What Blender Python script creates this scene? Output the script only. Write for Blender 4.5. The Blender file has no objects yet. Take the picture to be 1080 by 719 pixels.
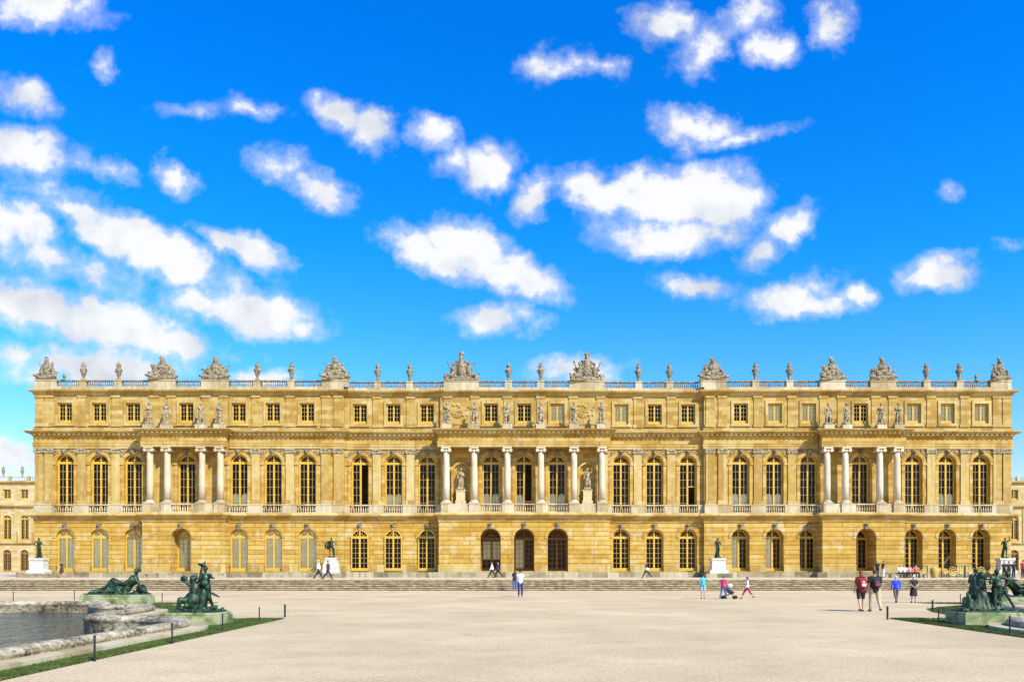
import bpy, bmesh, math, random
from mathutils import Vector, Matrix, noise
S = bpy.context.scene
C = S.collection
PI = math.pi
R = math.radians
rnd = random.Random(7)

# ------------------------------------------------------------------ camera geometry
F_PX, HC, CX, HY, YAW = 800.0, 1.92, 555.6, 598.0, R(0.2)
FW = Vector((math.sin(YAW), math.cos(YAW), 0)); RT = Vector((math.cos(YAW), -math.sin(YAW), 0))
def at(px, D, z=0.0):
    p = (FW + RT * ((px - CX) / F_PX)) * D
    return Vector((p.x, p.y, z))
def gnd(px, py, z=0.0):
    return at(px, F_PX * (HC - z) / (py - HY), z)

cam_d = bpy.data.cameras.new('camera'); cam = bpy.data.objects.new('camera', cam_d); C.objects.link(cam)
cam_d.sensor_width = 36; cam_d.lens = 36 * F_PX / 1080; cam_d.clip_end = 8000; cam_d.clip_start = 0.1
cam.location = (0, 0, HC); cam.rotation_euler = (PI / 2, 0, -YAW)
cam_d.shift_x = (540 - CX) / 1080; cam_d.shift_y = (HY - 359.5) / 1080
S.camera = cam
S.view_settings.view_transform = 'Standard'; S.view_settings.look = 'None'
S.view_settings.exposure = 0.5; S.view_settings.gamma = 1

# ------------------------------------------------------------------ materials
MATS = {}
def nodes_of(name):
    m = bpy.data.materials.new(name); m.use_nodes = True
    nt = m.node_tree; b = nt.nodes['Principled BSDF']; MATS[name] = m
    return m, nt, b
def nd(nt, t, **kw):
    n = nt.nodes.new(t)
    for k, v in kw.items():
        if k.startswith('i_'):
            key = k[2:]
            n.inputs[int(key) if key.isdigit() else key].default_value = v
        else: setattr(n, k, v)
    return n
def ramp(nt, src, stops):
    r = nd(nt, 'ShaderNodeValToRGB'); e = r.color_ramp.elements
    while len(e) < len(stops): e.new(0.5)
    for el, (p, c) in zip(e, stops):
        el.position = p; el.color = (c[0], c[1], c[2], 1) if hasattr(c, '__len__') else (c, c, c, 1)
    nt.links.new(src, r.inputs[0]); return r
def mix(nt, fac, a, b, mode='MIX'):
    m = nd(nt, 'ShaderNodeMix', data_type='RGBA', blend_type=mode)
    for s, v in ((0, fac), (6, a), (7, b)):
        if hasattr(v, 'is_output') or isinstance(v, bpy.types.NodeSocket): nt.links.new(v, m.inputs[s])
        elif s == 0: m.inputs[0].default_value = v
        else: m.inputs[s].default_value = (v[0], v[1], v[2], 1)
    return m.outputs[2]
def noise_n(nt, vec, scale, detail=5, rough=.55, dist=0):
    n = nd(nt, 'ShaderNodeTexNoise'); n.inputs['Scale'].default_value = scale
    n.inputs['Detail'].default_value = detail; n.inputs['Roughness'].default_value = rough
    n.inputs['Distortion'].default_value = dist
    nt.links.new(vec, n.inputs['Vector']); return n.outputs[0]
def wpos(nt, scale=(1, 1, 1)):
    g = nd(nt, 'ShaderNodeNewGeometry')
    mp = nd(nt, 'ShaderNodeMapping'); mp.inputs['Scale'].default_value = scale
    nt.links.new(g.outputs['Position'], mp.inputs[0]); return mp.outputs[0]
def bump(nt, b, h, strength=.3, dist=.05):
    bn = nd(nt, 'ShaderNodeBump'); bn.inputs['Strength'].default_value = strength; bn.inputs['Distance'].default_value = dist
    nt.links.new(h, bn.inputs['Height']); nt.links.new(bn.outputs[0], b.inputs['Normal'])

def plain(name, col, rough=.7, metal=0, var=.25, scale=3., dark=None, bstr=0):
    m, nt, b = nodes_of(name)
    b.inputs['Roughness'].default_value = rough; b.inputs['Metallic'].default_value = metal
    p = wpos(nt)
    n = noise_n(nt, p, scale, 6, .6)
    lo = dark or tuple(c * (1 - var) for c in col); hi = tuple(min(1, c * (1 + var)) for c in col)
    r = ramp(nt, n, [(.35, lo), (.65, hi)])
    nt.links.new(r.outputs[0], b.inputs['Base Color'])
    if bstr: bump(nt, b, noise_n(nt, p, scale * 6, 4, .6), bstr, .02)
    return m

def stone(name, c1, c2, c3, row=.42, width=1.15, joint=.02, jcol=.45, jb=.3, streak=.35, rough=.85, blk=.28, patch=.25):
    m, nt, b = nodes_of(name); b.inputs['Roughness'].default_value = rough
    b.inputs['Specular IOR Level'].default_value = .25
    g = nd(nt, 'ShaderNodeNewGeometry'); sp = nd(nt, 'ShaderNodeSeparateXYZ'); nt.links.new(g.outputs['Position'], sp.inputs[0])
    ad = nd(nt, 'ShaderNodeMath', operation='ADD'); nt.links.new(sp.outputs[0], ad.inputs[0]); nt.links.new(sp.outputs[1], ad.inputs[1])
    cb = nd(nt, 'ShaderNodeCombineXYZ'); nt.links.new(ad.outputs[0], cb.inputs[0]); nt.links.new(sp.outputs[2], cb.inputs[1])
    bt = nd(nt, 'ShaderNodeTexBrick'); nt.links.new(cb.outputs[0], bt.inputs['Vector'])
    bt.inputs['Scale'].default_value = 1; bt.inputs['Brick Width'].default_value = width; bt.inputs['Row Height'].default_value = row
    bt.inputs['Mortar Size'].default_value = joint; bt.inputs['Mortar Smooth'].default_value = .3
    bt.inputs['Color1'].default_value = (0, 0, 0, 1); bt.inputs['Color2'].default_value = (1, 1, 1, 1); bt.inputs['Mortar'].default_value = (.5, .5, .5, 1)
    bt.inputs['Bias'].default_value = 0
    pos = g.outputs['Position']
    # tone: per-block random + large patches
    big = noise_n(nt, pos, .35, 4, .6); mid = noise_n(nt, pos, 1.7, 5, .65)
    s1 = mix(nt, .5, big, mid); s2 = mix(nt, blk, s1, bt.outputs['Color'])
    r = ramp(nt, s2, [(.36, c2), (.5, c1), (.66, c3)])
    col = r.outputs[0]
    # vertical rain streaks / soot
    mp = nd(nt, 'ShaderNodeMapping'); mp.inputs['Scale'].default_value = (2.2, 2.2, .22); nt.links.new(pos, mp.inputs[0])
    st = noise_n(nt, mp.outputs[0], 1, 6, .7)
    sr = ramp(nt, st, [(.5, 0.), (.75, 1.)])
    k = nd(nt, 'ShaderNodeMath', operation='MULTIPLY'); nt.links.new(sr.outputs[0], k.inputs[0]); k.inputs[1].default_value = streak
    col = mix(nt, k.outputs[0], col, tuple(x * .45 for x in c2))
    pn = ramp(nt, noise_n(nt, pos, .9, 5, .7), [(.54, 0.), (.62, 1.)]); pk = nd(nt, 'ShaderNodeMath', operation='MULTIPLY'); nt.links.new(pn.outputs[0], pk.inputs[0]); pk.inputs[1].default_value = patch
    col = mix(nt, pk.outputs[0], col, (.60, .53, .38))
    dn = ramp(nt, noise_n(nt, mp.outputs[0], 2.3, 7, .75), [(.56, 0.), (.7, 1.)]); dk = nd(nt, 'ShaderNodeMath', operation='MULTIPLY'); nt.links.new(dn.outputs[0], dk.inputs[0]); dk.inputs[1].default_value = streak * .9
    col = mix(nt, dk.outputs[0], col, (.16, .125, .07))
    if joint > 0:
        jf = nd(nt, 'ShaderNodeMath', operation='MULTIPLY'); nt.links.new(bt.outputs['Fac'], jf.inputs[0]); jf.inputs[1].default_value = jcol
        col = mix(nt, jf.outputs[0], col, tuple(x * .35 for x in c2))
    nt.links.new(col, b.inputs['Base Color'])
    inv = nd(nt, 'ShaderNodeMath', operation='MULTIPLY_ADD'); nt.links.new(bt.outputs['Fac'], inv.inputs[0]); inv.inputs[1].default_value = -1.
    sc = nd(nt, 'ShaderNodeMath', operation='MULTIPLY'); nt.links.new(mid, sc.inputs[0]); sc.inputs[1].default_value = .4
    nt.links.new(sc.outputs[0], inv.inputs[2])
    bump(nt, b, inv.outputs[0], jb, .06)
    return m

stone('wall_stone', (.47, .285, .055), (.37, .195, .028), (.53, .37, .11), row=.45, width=1.3, joint=.014, jcol=.45, jb=.25, streak=.32)
stone('rusticated_stone', (.48, .295, .055), (.39, .21, .03), (.54, .385, .12), row=.47, width=4.3, joint=.028, jcol=.7, jb=.8, streak=.35, blk=.2, patch=.38)
stone('attic_stone', (.44, .285, .075), (.34, .20, .042), (.50, .365, .13), row=.45, width=1.3, joint=.012, jcol=.35, jb=.2, streak=.4)
stone('trim_stone', (.46, .31, .09), (.35, .21, .05), (.53, .40, .16), row=9, width=1.6, joint=.012, jcol=.5, jb=.15, streak=.5)
stone('pale_stone', (.48, .385, .225), (.36, .27, .135), (.56, .48, .32), row=9, width=1.4, joint=.012, jcol=.5, jb=.15, streak=.6)
stone('wing_stone', (.50, .37, .16), (.43, .30, .12), (.56, .45, .24), row=.45, width=1.3, joint=.01, jcol=.3, jb=.1, streak=.2)
stone('column_marble', (.57, .46, .30), (.46, .35, .21), (.63, .55, .41), row=9, width=9, joint=0, jb=.05, streak=.3, rough=.6)
stone('step_stone', (.30, .25, .15), (.17, .14, .08), (.44, .38, .26), row=9, width=1.5, joint=.02, jcol=.8, jb=.3, streak=.7)
plain('carved_stone', (.27, .215, .13), .9, 0, .4, 5, dark=(.055, .043, .025), bstr=.4)
plain('statue_stone', (.37, .295, .17), .9, 0, .3, 5, dark=(.09, .07, .038), bstr=.3)
plain('niche_marble', (.56, .43, .22), .7, 0, .15, 4)
plain('gilt_wood', (.56, .34, .035), .5, 0, .12, 1.5)
plain('oak_wood', (.30, .13, .03), .5, 0, .2, 1.5)
plain('bar_paint', (.42, .29, .10), .5, 0, .1, 2)
plain('curtain_daylight_cream', (.95, .86, .58), .9, 0, .1, .9)  # cream for curtains and for panels painting daylight seen through the rooms
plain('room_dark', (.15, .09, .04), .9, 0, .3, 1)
plain('lead_grey', (.12, .12, .12), .6, .3, .2, 3)
plain('plinth_marble', (.52, .51, .47), .5, 0, .14, 3, dark=(.42, .41, .37))
plain('dark_iron', (.03, .03, .03), .5, .5, .2, 3)
plain('gilt_iron', (.70, .47, .10), .45, .15, .25, 6)
plain('ochre_clay', (.46, .30, .08), .8, 0, .2, 3)

def bronze():
    m, nt, b = nodes_of('bronze_patina'); p = wpos(nt)
    n = noise_n(nt, p, 3.5, 6, .65, .6)
    r = ramp(nt, n, [(.38, (.007, .012, .005)), (.5, (.013, .032, .014)), (.6, (.032, .09, .038)), (.74, (.11, .24, .11))])
    nt.links.new(r.outputs[0], b.inputs['Base Color']); b.inputs['Metallic'].default_value = .3; b.inputs['Roughness'].default_value = .52
    bump(nt, b, noise_n(nt, p, 25, 4, .6), .3, .02)
bronze()
def mossy():
    m, nt, b = nodes_of('mossy_plinth'); p = wpos(nt)
    n = noise_n(nt, p, 1.6, 5, .6, .5)
    r = ramp(nt, n, [(.34, (.05, .11, .035)), (.45, (.18, .22, .08)), (.55, (.36, .35, .18)), (.68, (.30, .36, .25))])
    nt.links.new(r.outputs[0], b.inputs['Base Color']); b.inputs['Roughness'].default_value = .8
    bump(nt, b, noise_n(nt, p, 18, 4, .6), .3, .02)
mossy()
def coping_m():
    m, nt, b = nodes_of('lichen_marble'); p = wpos(nt, (1, 1, 1.6))
    n1 = noise_n(nt, p, 5.5, 8, .75, .5); n2 = noise_n(nt, p, .8, 3, .5)
    s = mix(nt, .3, n1, n2)
    r = ramp(nt, s, [(.38, (.04, .03, .017)), (.46, (.20, .15, .085)), (.54, (.42, .34, .22)), (.64, (.64, .56, .43))])
    nt.links.new(r.outputs[0], b.inputs['Base Color']); b.inputs['Roughness'].default_value = .75
    bump(nt, b, n1, .35, .03)
coping_m()
def gravel():
    m, nt, b = nodes_of('gravel'); p = wpos(nt)
    fine = noise_n(nt, p, 38, 3, .8); med = noise_n(nt, p, 12, 5, .75); big = noise_n(nt, p, .18, 5, .6)
    s = mix(nt, .35, fine, med)
    r = ramp(nt, s, [(.37, (.26, .165, .08)), (.46, (.55, .405, .24)), (.54, (.65, .505, .32)), (.64, (.88, .73, .52))])
    bc = ramp(nt, big, [(.35, (.87, .84, .78)), (.65, (1.06, 1.05, 1.0))])
    mp = nd(nt, 'ShaderNodeMapping'); mp.inputs['Scale'].default_value = (.35, .5, 1); mp.inputs['Rotation'].default_value = (0, 0, .12)
    nt.links.new(p, mp.inputs[0]); tr = ramp(nt, noise_n(nt, mp.outputs[0], 1, 5, .65), [(.35, .93), (.6, 1.03)])
    c = mix(nt, 1, r.outputs[0], bc.outputs[0], 'MULTIPLY'); c = mix(nt, 1, c, tr.outputs[0], 'MULTIPLY')
    sc = ramp(nt, noise_n(nt, p, 1.1, 6, .75), [(.38, .92), (.5, 1.0)]); c = mix(nt, 1, c, sc.outputs[0], 'MULTIPLY')
    nt.links.new(c, b.inputs['Base Color']); b.inputs['Roughness'].default_value = .95; b.inputs['Specular IOR Level'].default_value = .1
    bump(nt, b, s, .8, .03)
gravel()
plain('terrace_sand', (.56, .43, .27), .95, 0, .12, 1.2, bstr=.3)
plain('turf', (.028, .05, .008), .9, 0, .35, 4)
plain('grass_blades', (.062, .095, .010), .8, 0, .4, 2.2)
def water():
    m, nt, b = nodes_of('pool_water'); p = wpos(nt, (1, .32, 1))
    b.inputs['Base Color'].default_value = (.03, .05, .03, 1); b.inputs['Roughness'].default_value = .1
    b.inputs['IOR'].default_value = 1.33; b.inputs['Specular IOR Level'].default_value = .9
    n = noise_n(nt, p, 2.0, 3, .55, .3)
    bump(nt, b, n, 1.0, .55)
water()
def glass():
    m, nt, b = nodes_of('window_glass'); nt.nodes.remove(b)
    out = nt.nodes['Material Output']
    t = nd(nt, 'ShaderNodeBsdfTransparent'); t.inputs[0].default_value = (.92, .93, .90, 1)
    g = nd(nt, 'ShaderNodeBsdfGlossy'); g.inputs['Roughness'].default_value = .06; g.inputs['Color'].default_value = (1, 1, 1, 1)
    fr = nd(nt, 'ShaderNodeFresnel'); fr.inputs[0].default_value = 1.22
    p = wpos(nt, (1, 1, 1)); bn = nd(nt, 'ShaderNodeBump'); bn.inputs['Strength'].default_value = .12; bn.inputs['Distance'].default_value = .1
    nt.links.new(noise_n(nt, p, 2.3, 2), bn.inputs['Height']); nt.links.new(bn.outputs[0], g.inputs['Normal'])
    mx = nd(nt, 'ShaderNodeMixShader'); nt.links.new(fr.outputs[0], mx.inputs[0]); nt.links.new(t.outputs[0], mx.inputs[1]); nt.links.new(g.outputs[0], mx.inputs[2])
    nt.links.new(mx.outputs[0], out.inputs[0])
glass()
plain('skin', (.50, .30, .20), .6, 0, .08, 6)
plain('skin_tan', (.36, .20, .12), .6, 0, .08, 6)
_cl = {}
def cloth(col):
    k = 'cloth_' + '_'.join('%02d' % int(c * 99) for c in col)
    if k not in MATS: plain(k, col, .85, 0, .18, 9)
    return MATS[k]

# ------------------------------------------------------------------ mesh helpers
def mk(name, bm, mat, parent=None, smooth=False):
    me = bpy.data.meshes.new(name); bm.to_mesh(me); bm.free()
    return mo(name, me, mat, parent, smooth)
def mo(name, me, mat=None, parent=None, smooth=False):
    o = bpy.data.objects.new(name, me); C.objects.link(o)
    if mat is not None and not me.materials: me.materials.append(MATS[mat] if isinstance(mat, str) else mat)
    if smooth: me.polygons.foreach_set('use_smooth', [True] * len(me.polygons))
    if parent: o.parent = parent
    return o
def tag(o, label, cat, group=None):
    o['label'] = label; o['category'] = cat
    if group: o['group'] = group
    return o
def structure(o): o['kind'] = 'structure'; return o
def empty(name, loc=(0, 0, 0), rz=0):
    o = bpy.data.objects.new(name, None); C.objects.link(o); o.location = loc; o.rotation_euler = (0, 0, rz); o.empty_display_size = .3; return o
def box(bm, x0, x1, y0, y1, z0, z1):
    v = [bm.verts.new(p) for p in ((x0, y0, z0), (x1, y0, z0), (x1, y1, z0), (x0, y1, z0), (x0, y0, z1), (x1, y0, z1), (x1, y1, z1), (x0, y1, z1))]
    for f in ((0, 3, 2, 1), (4, 5, 6, 7), (0, 1, 5, 4), (1, 2, 6, 5), (2, 3, 7, 6), (3, 0, 4, 7)): bm.faces.new([v[i] for i in f])
def quad(bm, *ps): bm.faces.new([bm.verts.new(p) for p in ps])
def lathe(bm, prof, c=(0, 0, 0), seg=10, sx=1, sy=1):
    rings = []
    for r, z in prof:
        rings.append([bm.verts.new((c[0] + r * sx * math.cos(2 * PI * i / seg), c[1] + r * sy * math.sin(2 * PI * i / seg), c[2] + z)) for i in range(seg)])
    for a, b in zip(rings, rings[1:]):
        for i in range(seg): bm.faces.new((a[i], a[(i + 1) % seg], b[(i + 1) % seg], b[i]))
    bm.faces.new(rings[0][::-1]); bm.faces.new(rings[-1])
def cap(bm, p0, p1, r0, r1, seg=8):
    p0 = Vector(p0); p1 = Vector(p1); d = p1 - p0; L = max(d.length, 1e-4); q = Vector((0, 0, 1)).rotation_difference(d / L)
    prof = [(.02 * r0, -r0), (.7 * r0, -.7 * r0), (r0, 0), (r1, L), (.7 * r1, L + .7 * r1), (.02 * r1, L + r1)]
    rings = [[bm.verts.new(p0 + q @ Vector((r * math.cos(2 * PI * i / seg), r * math.sin(2 * PI * i / seg), z))) for i in range(seg)] for r, z in prof]
    for a, b in zip(rings, rings[1:]):
        for i in range(seg): bm.faces.new((a[i], a[(i + 1) % seg], b[(i + 1) % seg], b[i]))
    bm.faces.new(rings[0][::-1]); bm.faces.new(rings[-1])
def ell(bm, c, r, rot=(0, 0, 0), sub=2):
    M = Matrix.Translation(c) @ (Matrix.Rotation(rot[2], 4, 'Z') @ Matrix.Rotation(rot[1], 4, 'Y') @ Matrix.Rotation(rot[0], 4, 'X')) @ Matrix.Diagonal((r[0], r[1], r[2], 1))
    bmesh.ops.create_icosphere(bm, subdivisions=sub, radius=1, matrix=M)
def cyl(bm, p0, p1, r, seg=6):
    p0 = Vector(p0); p1 = Vector(p1); d = p1 - p0; q = Vector((0, 0, 1)).rotation_difference(d.normalized())
    a, b = [[bm.verts.new(p + q @ Vector((r * math.cos(2 * PI * i / seg), r * math.sin(2 * PI * i / seg), 0))) for i in range(seg)] for p in (p0, p1)]
    for i in range(seg): bm.faces.new((a[i], a[(i + 1) % seg], b[(i + 1) % seg], b[i]))
    bm.faces.new(a[::-1]); bm.faces.new(b)
def remesh(bm, voxel, name='m'):
    me = bpy.data.meshes.new('tmp'); bm.to_mesh(me); bm.free()
    o = bpy.data.objects.new('tmp', me); C.objects.link(o)
    m = o.modifiers.new('r', 'REMESH'); m.mode = 'VOXEL'; m.voxel_size = voxel; m.use_smooth_shade = True
    s = o.modifiers.new('s', 'SMOOTH'); s.iterations = 1; s.factor = .35
    dg = bpy.context.evaluated_depsgraph_get(); dg.update()
    out = bpy.data.meshes.new_from_object(o.evaluated_get(dg)); out.name = name
    out.materials.clear()
    bpy.data.objects.remove(o); bpy.data.meshes.remove(me)
    return out
def prism_x(bm, x0, x1, prof):
    """profile of (y, z) points swept along x, closed"""
    a = [bm.verts.new((x0, y, z)) for y, z in prof]; b = [bm.verts.new((x1, y, z)) for y, z in prof]; n = len(prof)
    for i in range(n): bm.faces.new((a[i], a[(i + 1) % n], b[(i + 1) % n], b[i]))
    bm.faces.new(a[::-1]); bm.faces.new(b)

# ------------------------------------------------------------------ world: sky with clouds
w = bpy.data.worlds.new('World'); S.world = w; w.use_nodes = True
nt = w.node_tree; bg = nt.nodes['Background']
SUN_EL, SUN_AZ = R(41), R(41)      # azimuth measured from the facade's normal towards +X
sv = Vector((math.cos(SUN_EL) * math.sin(SUN_AZ), -math.cos(SUN_EL) * math.cos(SUN_AZ), math.sin(SUN_EL)))
sky = nd(nt, 'ShaderNodeTexSky', sky_type='NISHITA', sun_disc=False, sun_elevation=SUN_EL, altitude=150, air_density=1.0, dust_density=.4, ozone_density=2.5)
sky.sun_rotation = math.atan2(sv.x, sv.y)
hs = nd(nt, 'ShaderNodeHueSaturation'); hs.inputs['Saturation'].default_value = 1.42; hs.inputs['Value'].default_value = 1.0; hs.inputs['Hue'].default_value = .497
nt.links.new(sky.outputs[0], hs.inputs['Color'])
tc = nd(nt, 'ShaderNodeTexCoord'); sp = nd(nt, 'ShaderNodeSeparateXYZ'); nt.links.new(tc.outputs['Generated'], sp.inputs[0])
def M2(op, a, b=None, c=None, clamp=False):
    n = nd(nt, 'ShaderNodeMath', operation=op); n.use_clamp = clamp
    for i, v in enumerate((a, b, c)):
        if v is None: continue
        if isinstance(v, (int, float)): n.inputs[i].default_value = v
        else: nt.links.new(v, n.inputs[i])
    return n.outputs[0]
ay = M2('MAXIMUM', M2('ABSOLUTE', sp.outputs[1]), .02)
u = M2('DIVIDE', sp.outputs[0], ay); v = M2('DIVIDE', sp.outputs[2], ay)
uv = nd(nt, 'ShaderNodeCombineXYZ'); nt.links.new(u, uv.inputs[0]); nt.links.new(v, uv.inputs[1])
wn = nd(nt, 'ShaderNodeTexNoise'); wn.inputs['Scale'].default_value = 12; wn.inputs['Detail'].default_value = 8; wn.inputs['Roughness'].default_value = .62
nt.links.new(uv.outputs[0], wn.inputs['Vector'])
ws = nd(nt, 'ShaderNodeVectorMath', operation='MULTIPLY_ADD'); nt.links.new(wn.outputs['Color'], ws.inputs[0])
ws.inputs[1].default_value = (.085, .06, 0); 
wo = nd(nt, 'ShaderNodeVectorMath', operation='SUBTRACT'); nt.links.new(uv.outputs[0], wo.inputs[0]); wo.inputs[1].default_value = (.0425, .03, 0)
nt.links.new(wo.outputs[0], ws.inputs[2])
CL = [  # x, y, rx, ry, tilt(deg, ccw), density
 (45,8,66,26,-4,1),(115,70,13,15,0,.55),(25,103,36,20,-25,.8),(30,160,50,25,-14,1.1),(105,175,36,12,-25,.5),(190,190,24,17,-45,.95),
 (197,117,30,9,0,.5),(262,113,34,9,-10,.45),(297,180,34,20,-25,.75),(335,200,38,20,-25,.85),(360,122,34,21,-25,1.1),(392,138,32,22,-35,1),(458,142,30,20,-30,.95),
 (480,172,24,18,10,.8),(515,175,36,27,20,1.15),(558,212,30,20,38,1),(628,205,44,24,-20,1.2),(668,192,30,22,10,1),(715,205,80,34,5,1.5),(760,215,52,40,0,1.2),(705,248,80,24,0,1.1),
 (805,265,26,16,20,.75),(835,238,36,17,20,.85),(735,300,40,13,-8,.75),(455,268,58,22,-20,1.2),(490,262,55,30,-15,1.3),(545,292,62,24,-17,1.2),(525,338,48,17,-4,1),
 (835,312,50,22,15,1.05),(850,322,62,14,0,.9),(907,313,22,14,0,1),(990,290,42,20,5,1.15),(1000,272,22,14,0,.8),(735,132,50,20,-8,1),(775,148,52,10,8,.7),
 (585,68,38,18,5,.75),(632,68,20,12,0,.5),(698,22,34,21,0,.85),(740,55,26,32,-50,.9),(785,15,40,18,35,.9),(812,46,30,22,0,1.05),(876,28,27,24,0,.9),
 (612,388,52,14,0,1.1),(1003,203,12,10,0,.45),(1062,252,20,6,0,.35),
 (12,232,55,26,-25,1),(40,268,60,16,-10,.7),(130,252,62,24,-22,1.3),(175,272,70,28,-18,1.35),(85,228,40,14,-25,.9),(262,264,46,17,-24,1.15),(235,250,30,10,-20,.8),
 (30,318,75,26,-14,1.25),(105,340,100,28,-10,1.35),(170,358,60,18,-5,1.2),(270,328,70,24,-12,1.3),(215,318,55,15,-8,.9),(315,345,30,13,-10,.9),(20,372,50,12,0,.5),(90,292,130,16,-14,.42),(60,205,60,14,-20,.35),(250,300,70,14,-18,.35),(120,372,120,12,0,.5),
(95,388,100,20,0,1.1),(275,396,42,9,0,.8),(10,482,34,22,0,1.1),
 (1250,150,110,40,0,1),(300,-120,140,50,0,1)]
acc = None
for x, y, rx, ry, tilt, den in CL:
    mp = nd(nt, 'ShaderNodeMapping', vector_type='TEXTURE')
    mp.inputs['Location'].default_value = ((x - 552.5) / 800, (598 - y) / 800, 0)
    mp.inputs['Rotation'].default_value = (0, 0, R(tilt)); mp.inputs['Scale'].default_value = (rx * 1.12 / 800, ry * 1.12 / 800, 1)
    nt.links.new(ws.outputs[0], mp.inputs[0])
    ln = nd(nt, 'ShaderNodeVectorMath', operation='LENGTH'); nt.links.new(mp.outputs[0], ln.inputs[0])
    f = M2('MULTIPLY_ADD', ln.outputs['Value'], -den, den)
    acc = f if acc is None else M2('SMOOTH_MAX', acc, f, .25)
fn = nd(nt, 'ShaderNodeTexNoise'); fn.inputs['Scale'].default_value = 26; fn.inputs['Detail'].default_value = 8; fn.inputs['Roughness'].default_value = .6
nt.links.new(uv.outputs[0], fn.inputs['Vector'])
d1 = M2('MULTIPLY_ADD', M2('SUBTRACT', fn.outputs[0], .49), 1.7, acc)
mr = nd(nt, 'ShaderNodeMapRange', interpolation_type='SMOOTHSTEP'); mr.inputs['From Min'].default_value = .0; mr.inputs['From Min'].default_value = .1; mr.inputs['From Max'].default_value = .72
nt.links.new(d1, mr.inputs[0])
d2 = M2('MULTIPLY_ADD', M2('SUBTRACT', fn.outputs[0], .5), 1.35, acc)
veil = nd(nt, 'ShaderNodeMapRange', interpolation_type='SMOOTHSTEP'); veil.inputs['From Min'].default_value = -.16; veil.inputs['From Max'].default_value = .55
nt.links.new(d2, veil.inputs[0])
cover = M2('MAXIMUM', mr.outputs[0], M2('MULTIPLY', veil.outputs[0], .45))
cover = M2('MULTIPLY_ADD', M2('SUBTRACT', 1., cover), M2('MULTIPLY', veil.outputs[0], .08), cover, clamp=True)
g2 = nd(nt, 'ShaderNodeTexNoise'); g2.inputs['Scale'].default_value = 9; g2.inputs['Detail'].default_value = 6; nt.links.new(uv.outputs[0], g2.inputs['Vector'])
cr = ramp(nt, g2.outputs[0], [(.36, (4.5, 4.85, 5.5)), (.52, (6.5, 6.6, 6.8))])
for e in cr.color_ramp.elements: pass
hr = nd(nt, 'ShaderNodeMapRange'); hr.inputs['From Min'].default_value = 0; hr.inputs['From Max'].default_value = .72; nt.links.new(v, hr.inputs[0])
hz = ramp(nt, hr.outputs[0], [(0., (1.5, 1.15, 1.1)), (.12, (1.7, 1.22, 1.2)), (.35, (1.2, 1.5, 1.5)), (.6, (.3, 1.5, 1.95)), (1., (.05, 1.42, 2.2))])
skyc = mix(nt, 1, hs.outputs[0], hz.outputs[0], 'MULTIPLY')
final = mix(nt, cover, skyc, cr.outputs[0])
nt.links.new(final, bg.inputs[0]); bg.inputs[1].default_value = .105
sl = bpy.data.lights.new('sun', 'SUN'); sl.energy = 4.9; sl.angle = R(.53); sl.color = (1, .945, .81)
so = bpy.data.objects.new('sun', sl); C.objects.link(so); so.location = (60, -60, 90)
so.rotation_euler = sv.to_track_quat('Z', 'Y').to_euler()

# ------------------------------------------------------------------ basins, ground, grass
MIR = 4.7
COP = [(-10.3, 2.0), (-10.3, 22.5), (-10.6, 23.6), (-11.4, 24.6), (-12.6, 25.2), (-14.0, 25.4), (-14.8, 26.2), (-15.1, 28.5), (-15.5, 31.2), (-16.4, 32.8),
       (-18.4, 33.1), (-19.2, 34.2), (-19.6, 35.6), (-20.6, 36.1), (-72, 36.1)]
def smooth_path(p, n=4):
    out = []
    for i in range(len(p) - 1):
        a = Vector(p[max(i - 1, 0)]); b = Vector(p[i]); c = Vector(p[i + 1]); d = Vector(p[min(i + 2, len(p) - 1)])
        L = (c - b).length
        if L > 8: out += [b.lerp(c, k / 12) for k in range(12)]; continue
        if (b - a).length > 8: a = b - (b - a).normalized() * L
        if (d - c).length > 8: d = c + (d - c).normalized() * L
        for k in range(n):
            t = k / n
            out.append(.5 * ((2 * b) + (c - a) * t + (2 * a - 5 * b + 4 * c - d) * t * t + (3 * b - a - 3 * c + d) * t ** 3))
    out.append(Vector(p[-1])); return out
def offset(path, d):
    o = []
    for i, p in enumerate(path):
        t = (path[min(i + 1, len(path) - 1)] - path[max(i - 1, 0)]).normalized()
        o.append(p + Vector((t.y, -t.x)) * d)     # to the right of travel = outside of the left basin
    return o
SP = smooth_path(COP)
OUT = offset(SP, .48); INN = offset(SP, -.42)
def mir(p, side): return (p[0], p[1]) if side < 0 else (MIR - p[0], p[1])
for side in (-1, 1):
    hole = None
def fill_poly(bm, loops, z):
    edges = []
    for lp in loops:
        vs = [bm.verts.new((p[0], p[1], z)) for p in lp]
        for i in range(len(vs)): edges.append(bm.edges.new((vs[i], vs[(i + 1) % len(vs)])))
    bmesh.ops.triangle_fill(bm, use_beauty=True, use_dissolve=False, edges=edges, normal=(0, 0, 1))
bm = bmesh.new()
holes = []
for side in (-1, 1):
    ring = [mir(p, side) for p in SP] + [mir((-72, 2), side)]
    holes.append(ring)
fill_poly(bm, [[(-2500, -600), (2500, -600), (2500, 3500), (-2500, 3500)]] + holes, 0)
structure(mk('ground', bm, 'gravel'))
GRASS = [(-8.8, 2), (-8.95, 28.3), (-11.2, 28.5), (-11.8, 29.4), (-12.5, 31), (-12.9, 32.7), (-13.8, 34.8), (-15.4, 36.6), (-17.2, 38), (-18.6, 39.2), (-16.7, 40.4), (-16.6, 41.2), (-72, 41.2)]
def inside(p, poly):
    c = False; j = len(poly) - 1
    for i in range(len(poly)):
        a, b = poly[i], poly[j]
        if (a[1] > p[1]) != (b[1] > p[1]) and p[0] < (b[0] - a[0]) * (p[1] - a[1]) / (b[1] - a[1]) + a[0]: c = not c
        j = i
    return c
STEPO = offset(SP, .72)
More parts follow.
